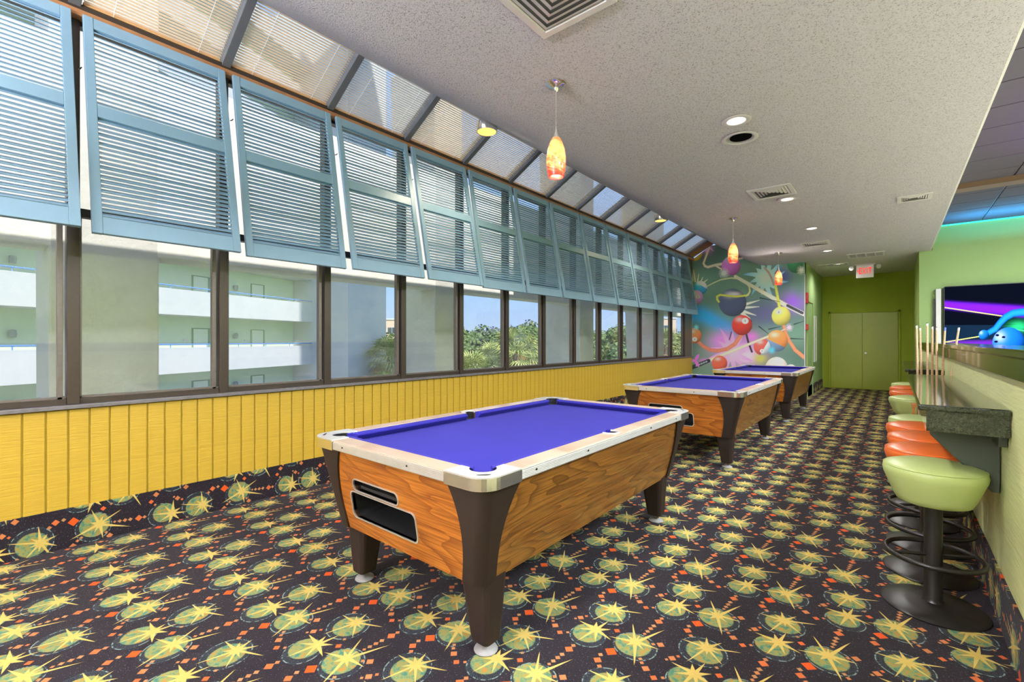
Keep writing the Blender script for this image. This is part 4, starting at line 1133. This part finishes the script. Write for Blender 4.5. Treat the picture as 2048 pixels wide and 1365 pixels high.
for z, h, nm, lab in ((2.42,.26,'fire_alarm','red fire alarm horn high on the hall wall beside the mural'),(1.72,.14,'alarm_pull','small red alarm pull below the alarm horn')):
    o = MB().box(-1.644,-1.59,13.08,13.18,z-h/2,z+h/2).build(nm, M['red'], bevel=.01); o['label'] = lab; o['category'] = 'alarm'
o = MB().box(XR-.03, XR, 14.0, 14.12, 1.42, 1.60).build('thermostat', M['trimwhite'], bevel=.008); o['label'] = 'small ivory thermostat on the hall wall near the ledge end'; o['category'] = 'thermostat'

# bowling screen on the green wall
def screen():
    e_ = empty('bowling_screen', (.78, YE-.12, 0), 0, 'large glossy screen with bowling ball and pin picture on the green wall', 'screen')
    MB().poly_prism(rrect(0, 3.0, 1.02, 2.50, .04), [], lambda u,v,d: (u,d,v), 0, .118).build('casing', M['blackp'], e_, bevel=.006)
    xs = np.linspace(.015, 2.985, 420); zs = np.linspace(1.035, 2.485, 210)
    X, Z = np.meshgrid(xs, zs); img = np.zeros(X.shape+(3,)); img[:] = (.002,.003,.008)
    f = 920.; c, s = math.cos(YAW), math.sin(YAW)
    WX, WY = X+.78, YE-.12; fw = -s*WX+c*WY; rt = c*WX+s*WY
    px = (1024+f*rt/fw-1820)*7.583; py = (681-f*(Z-1.4)/fw-540)*7.583     # picture plane of the print
    def bl(m, cc): img[:] = img*(1-m[...,None])+np.asarray(cc)*m[...,None]
    d = (py-(530+(px-490)*.085)); w = np.exp(-(d/(62+.02*(px-490)))**4); bl(w*.95, (.09,.01,.55)); w2 = np.exp(-(d/(46+.02*(px-490)))**4); bl(w2, (.17,.012,.62))
    low = np.clip((py-835)/6, 0, 1); bl(low*.75, (.006,.020,.050))
    d = (py-(1120-(px-650)*.02)); bl(np.clip(1-np.abs(d)/60, 0, 1)*(px > 560), (.14,.015,.50))
    def line(x0,y0,x1,y1,wd,cc):
        dx, dy = x1-x0, y1-y0; t = np.clip(((px-x0)*dx+(py-y0)*dy)/(dx*dx+dy*dy),0,1); dd_ = np.hypot(px-x0-t*dx, py-y0-t*dy); bl(np.clip((wd-dd_)/2+.5,0,1), cc)
    line(495,568,1420,705,7,(.85,.62,.20)); line(490,1105,1060,1010,7,(.70,.72,.20))
    bl(np.exp(-(((px-1640)/160)**2+((py-860)/90)**2)*1.5), (.02,.50,.18))
    line(1480,880,1900,960,5,(.1,.7,.3))
    def arm(pts, w0, w1):
        n = len(pts)-1; best = np.full(px.shape, 9.)
        for i in range(n):
            (x0,y0),(x1,y1) = pts[i],pts[i+1]; dx,dy = x1-x0,y1-y0; t = np.clip(((px-x0)*dx+(py-y0)*dy)/(dx*dx+dy*dy),0,1)
            dd_ = np.hypot(px-x0-t*dx, py-y0-t*dy); ww = w0+(w1-w0)*(i+t)/n; best = np.minimum(best, dd_/ww)
        m = np.clip((1-best)*15+.5,0,1); bl(m, (0.,.06,.45)); bl(m*np.clip(1-best**2,0,1)*.8, (.02,.32,.95))
    arm([(1180,960),(1290,900),(1370,800),(1450,720),(1560,660),(1700,640),(1900,650)], 42, 62)
    def ball(cx, cy, r, cc):
        dx, dy = (px-cx)/r, (py-cy)/r; rr = np.hypot(dx,dy); m = np.clip((1-rr)*r/3+.5,0,1); z = np.sqrt(np.clip(1-rr*rr,0,1)); l = np.clip(.25+.9*(-.45*dx-.5*dy+.6*z), .1, 1.3)
        img[:] = img*(1-m[...,None])+np.asarray(cc)*l[...,None]*m[...,None]; h = np.exp(-(((dx+.55)/.3)**2+((dy+.45)/.3)**2))*.5*m; bl(h, (.75,.8,1))
    ball(1120, 990, 78, (.01,.20,.85)); ball(1500,1130,255,(.01,.18,.95))
    for a, b in ((1325,992),(1420,1022),(1305,1090)): bl(np.clip((1-np.hypot((px-a)/30,(py-b)/18))*12,0,1), (.001,.003,.02))
    bl(np.clip(1-np.abs(py-831)/3.0,0,1)*.8, (.0,.0,.0))
    ny, nx = X.shape; V_ = np.stack([X, np.full_like(X,-.002), Z], -1).reshape(-1,3); idx = np.arange(ny*nx).reshape(ny,nx)
    q = np.stack([idx[:-1,:-1], idx[:-1,1:], idx[1:,1:], idx[1:,:-1]], -1).reshape(-1,4)
    me = bpy.data.meshes.new('picture'); me.vertices.add(len(V_)); me.vertices.foreach_set('co', V_.ravel()); me.loops.add(q.size); me.loops.foreach_set('vertex_index', q.ravel().astype(np.int32))
    me.polygons.add(len(q)); me.polygons.foreach_set('loop_start', np.arange(0,q.size,4,dtype=np.int32)); me.polygons.foreach_set('loop_total', np.full(len(q),4,np.int32)); me.update(calc_edges=True)
    at = me.color_attributes.new('print','FLOAT_COLOR','POINT'); at.data.foreach_set('color', np.concatenate([np.clip(img,0,1).reshape(-1,3), np.ones((ny*nx,1))],1).ravel())
    t = NT('screen_picture'); a = t.n.new('ShaderNodeVertexColor'); a.layer_name = 'print'; t.set(color=a.outputs[0], emis=a.outputs[0], estr=.42, rough=.9, spec=0.0); me.materials.append(t.m)
    o = bpy.data.objects.new('picture', me); COL.objects.link(o); o.parent = e_
screen()
o = MB().box(.665,.745,YE-.10,YE,.9,2.46).build('screen_post', M['trimwhite'], bevel=.004); o['label'] = 'grey upright post just left of the bowling screen'; o['category'] = 'post'
o = MB().box(.63,.655,YE-.06,YE,1.0,2.26).build('wall_conduit', M['blackp']); o['label'] = 'thin black conduit on the green wall left of the grey post'; o['category'] = 'conduit'
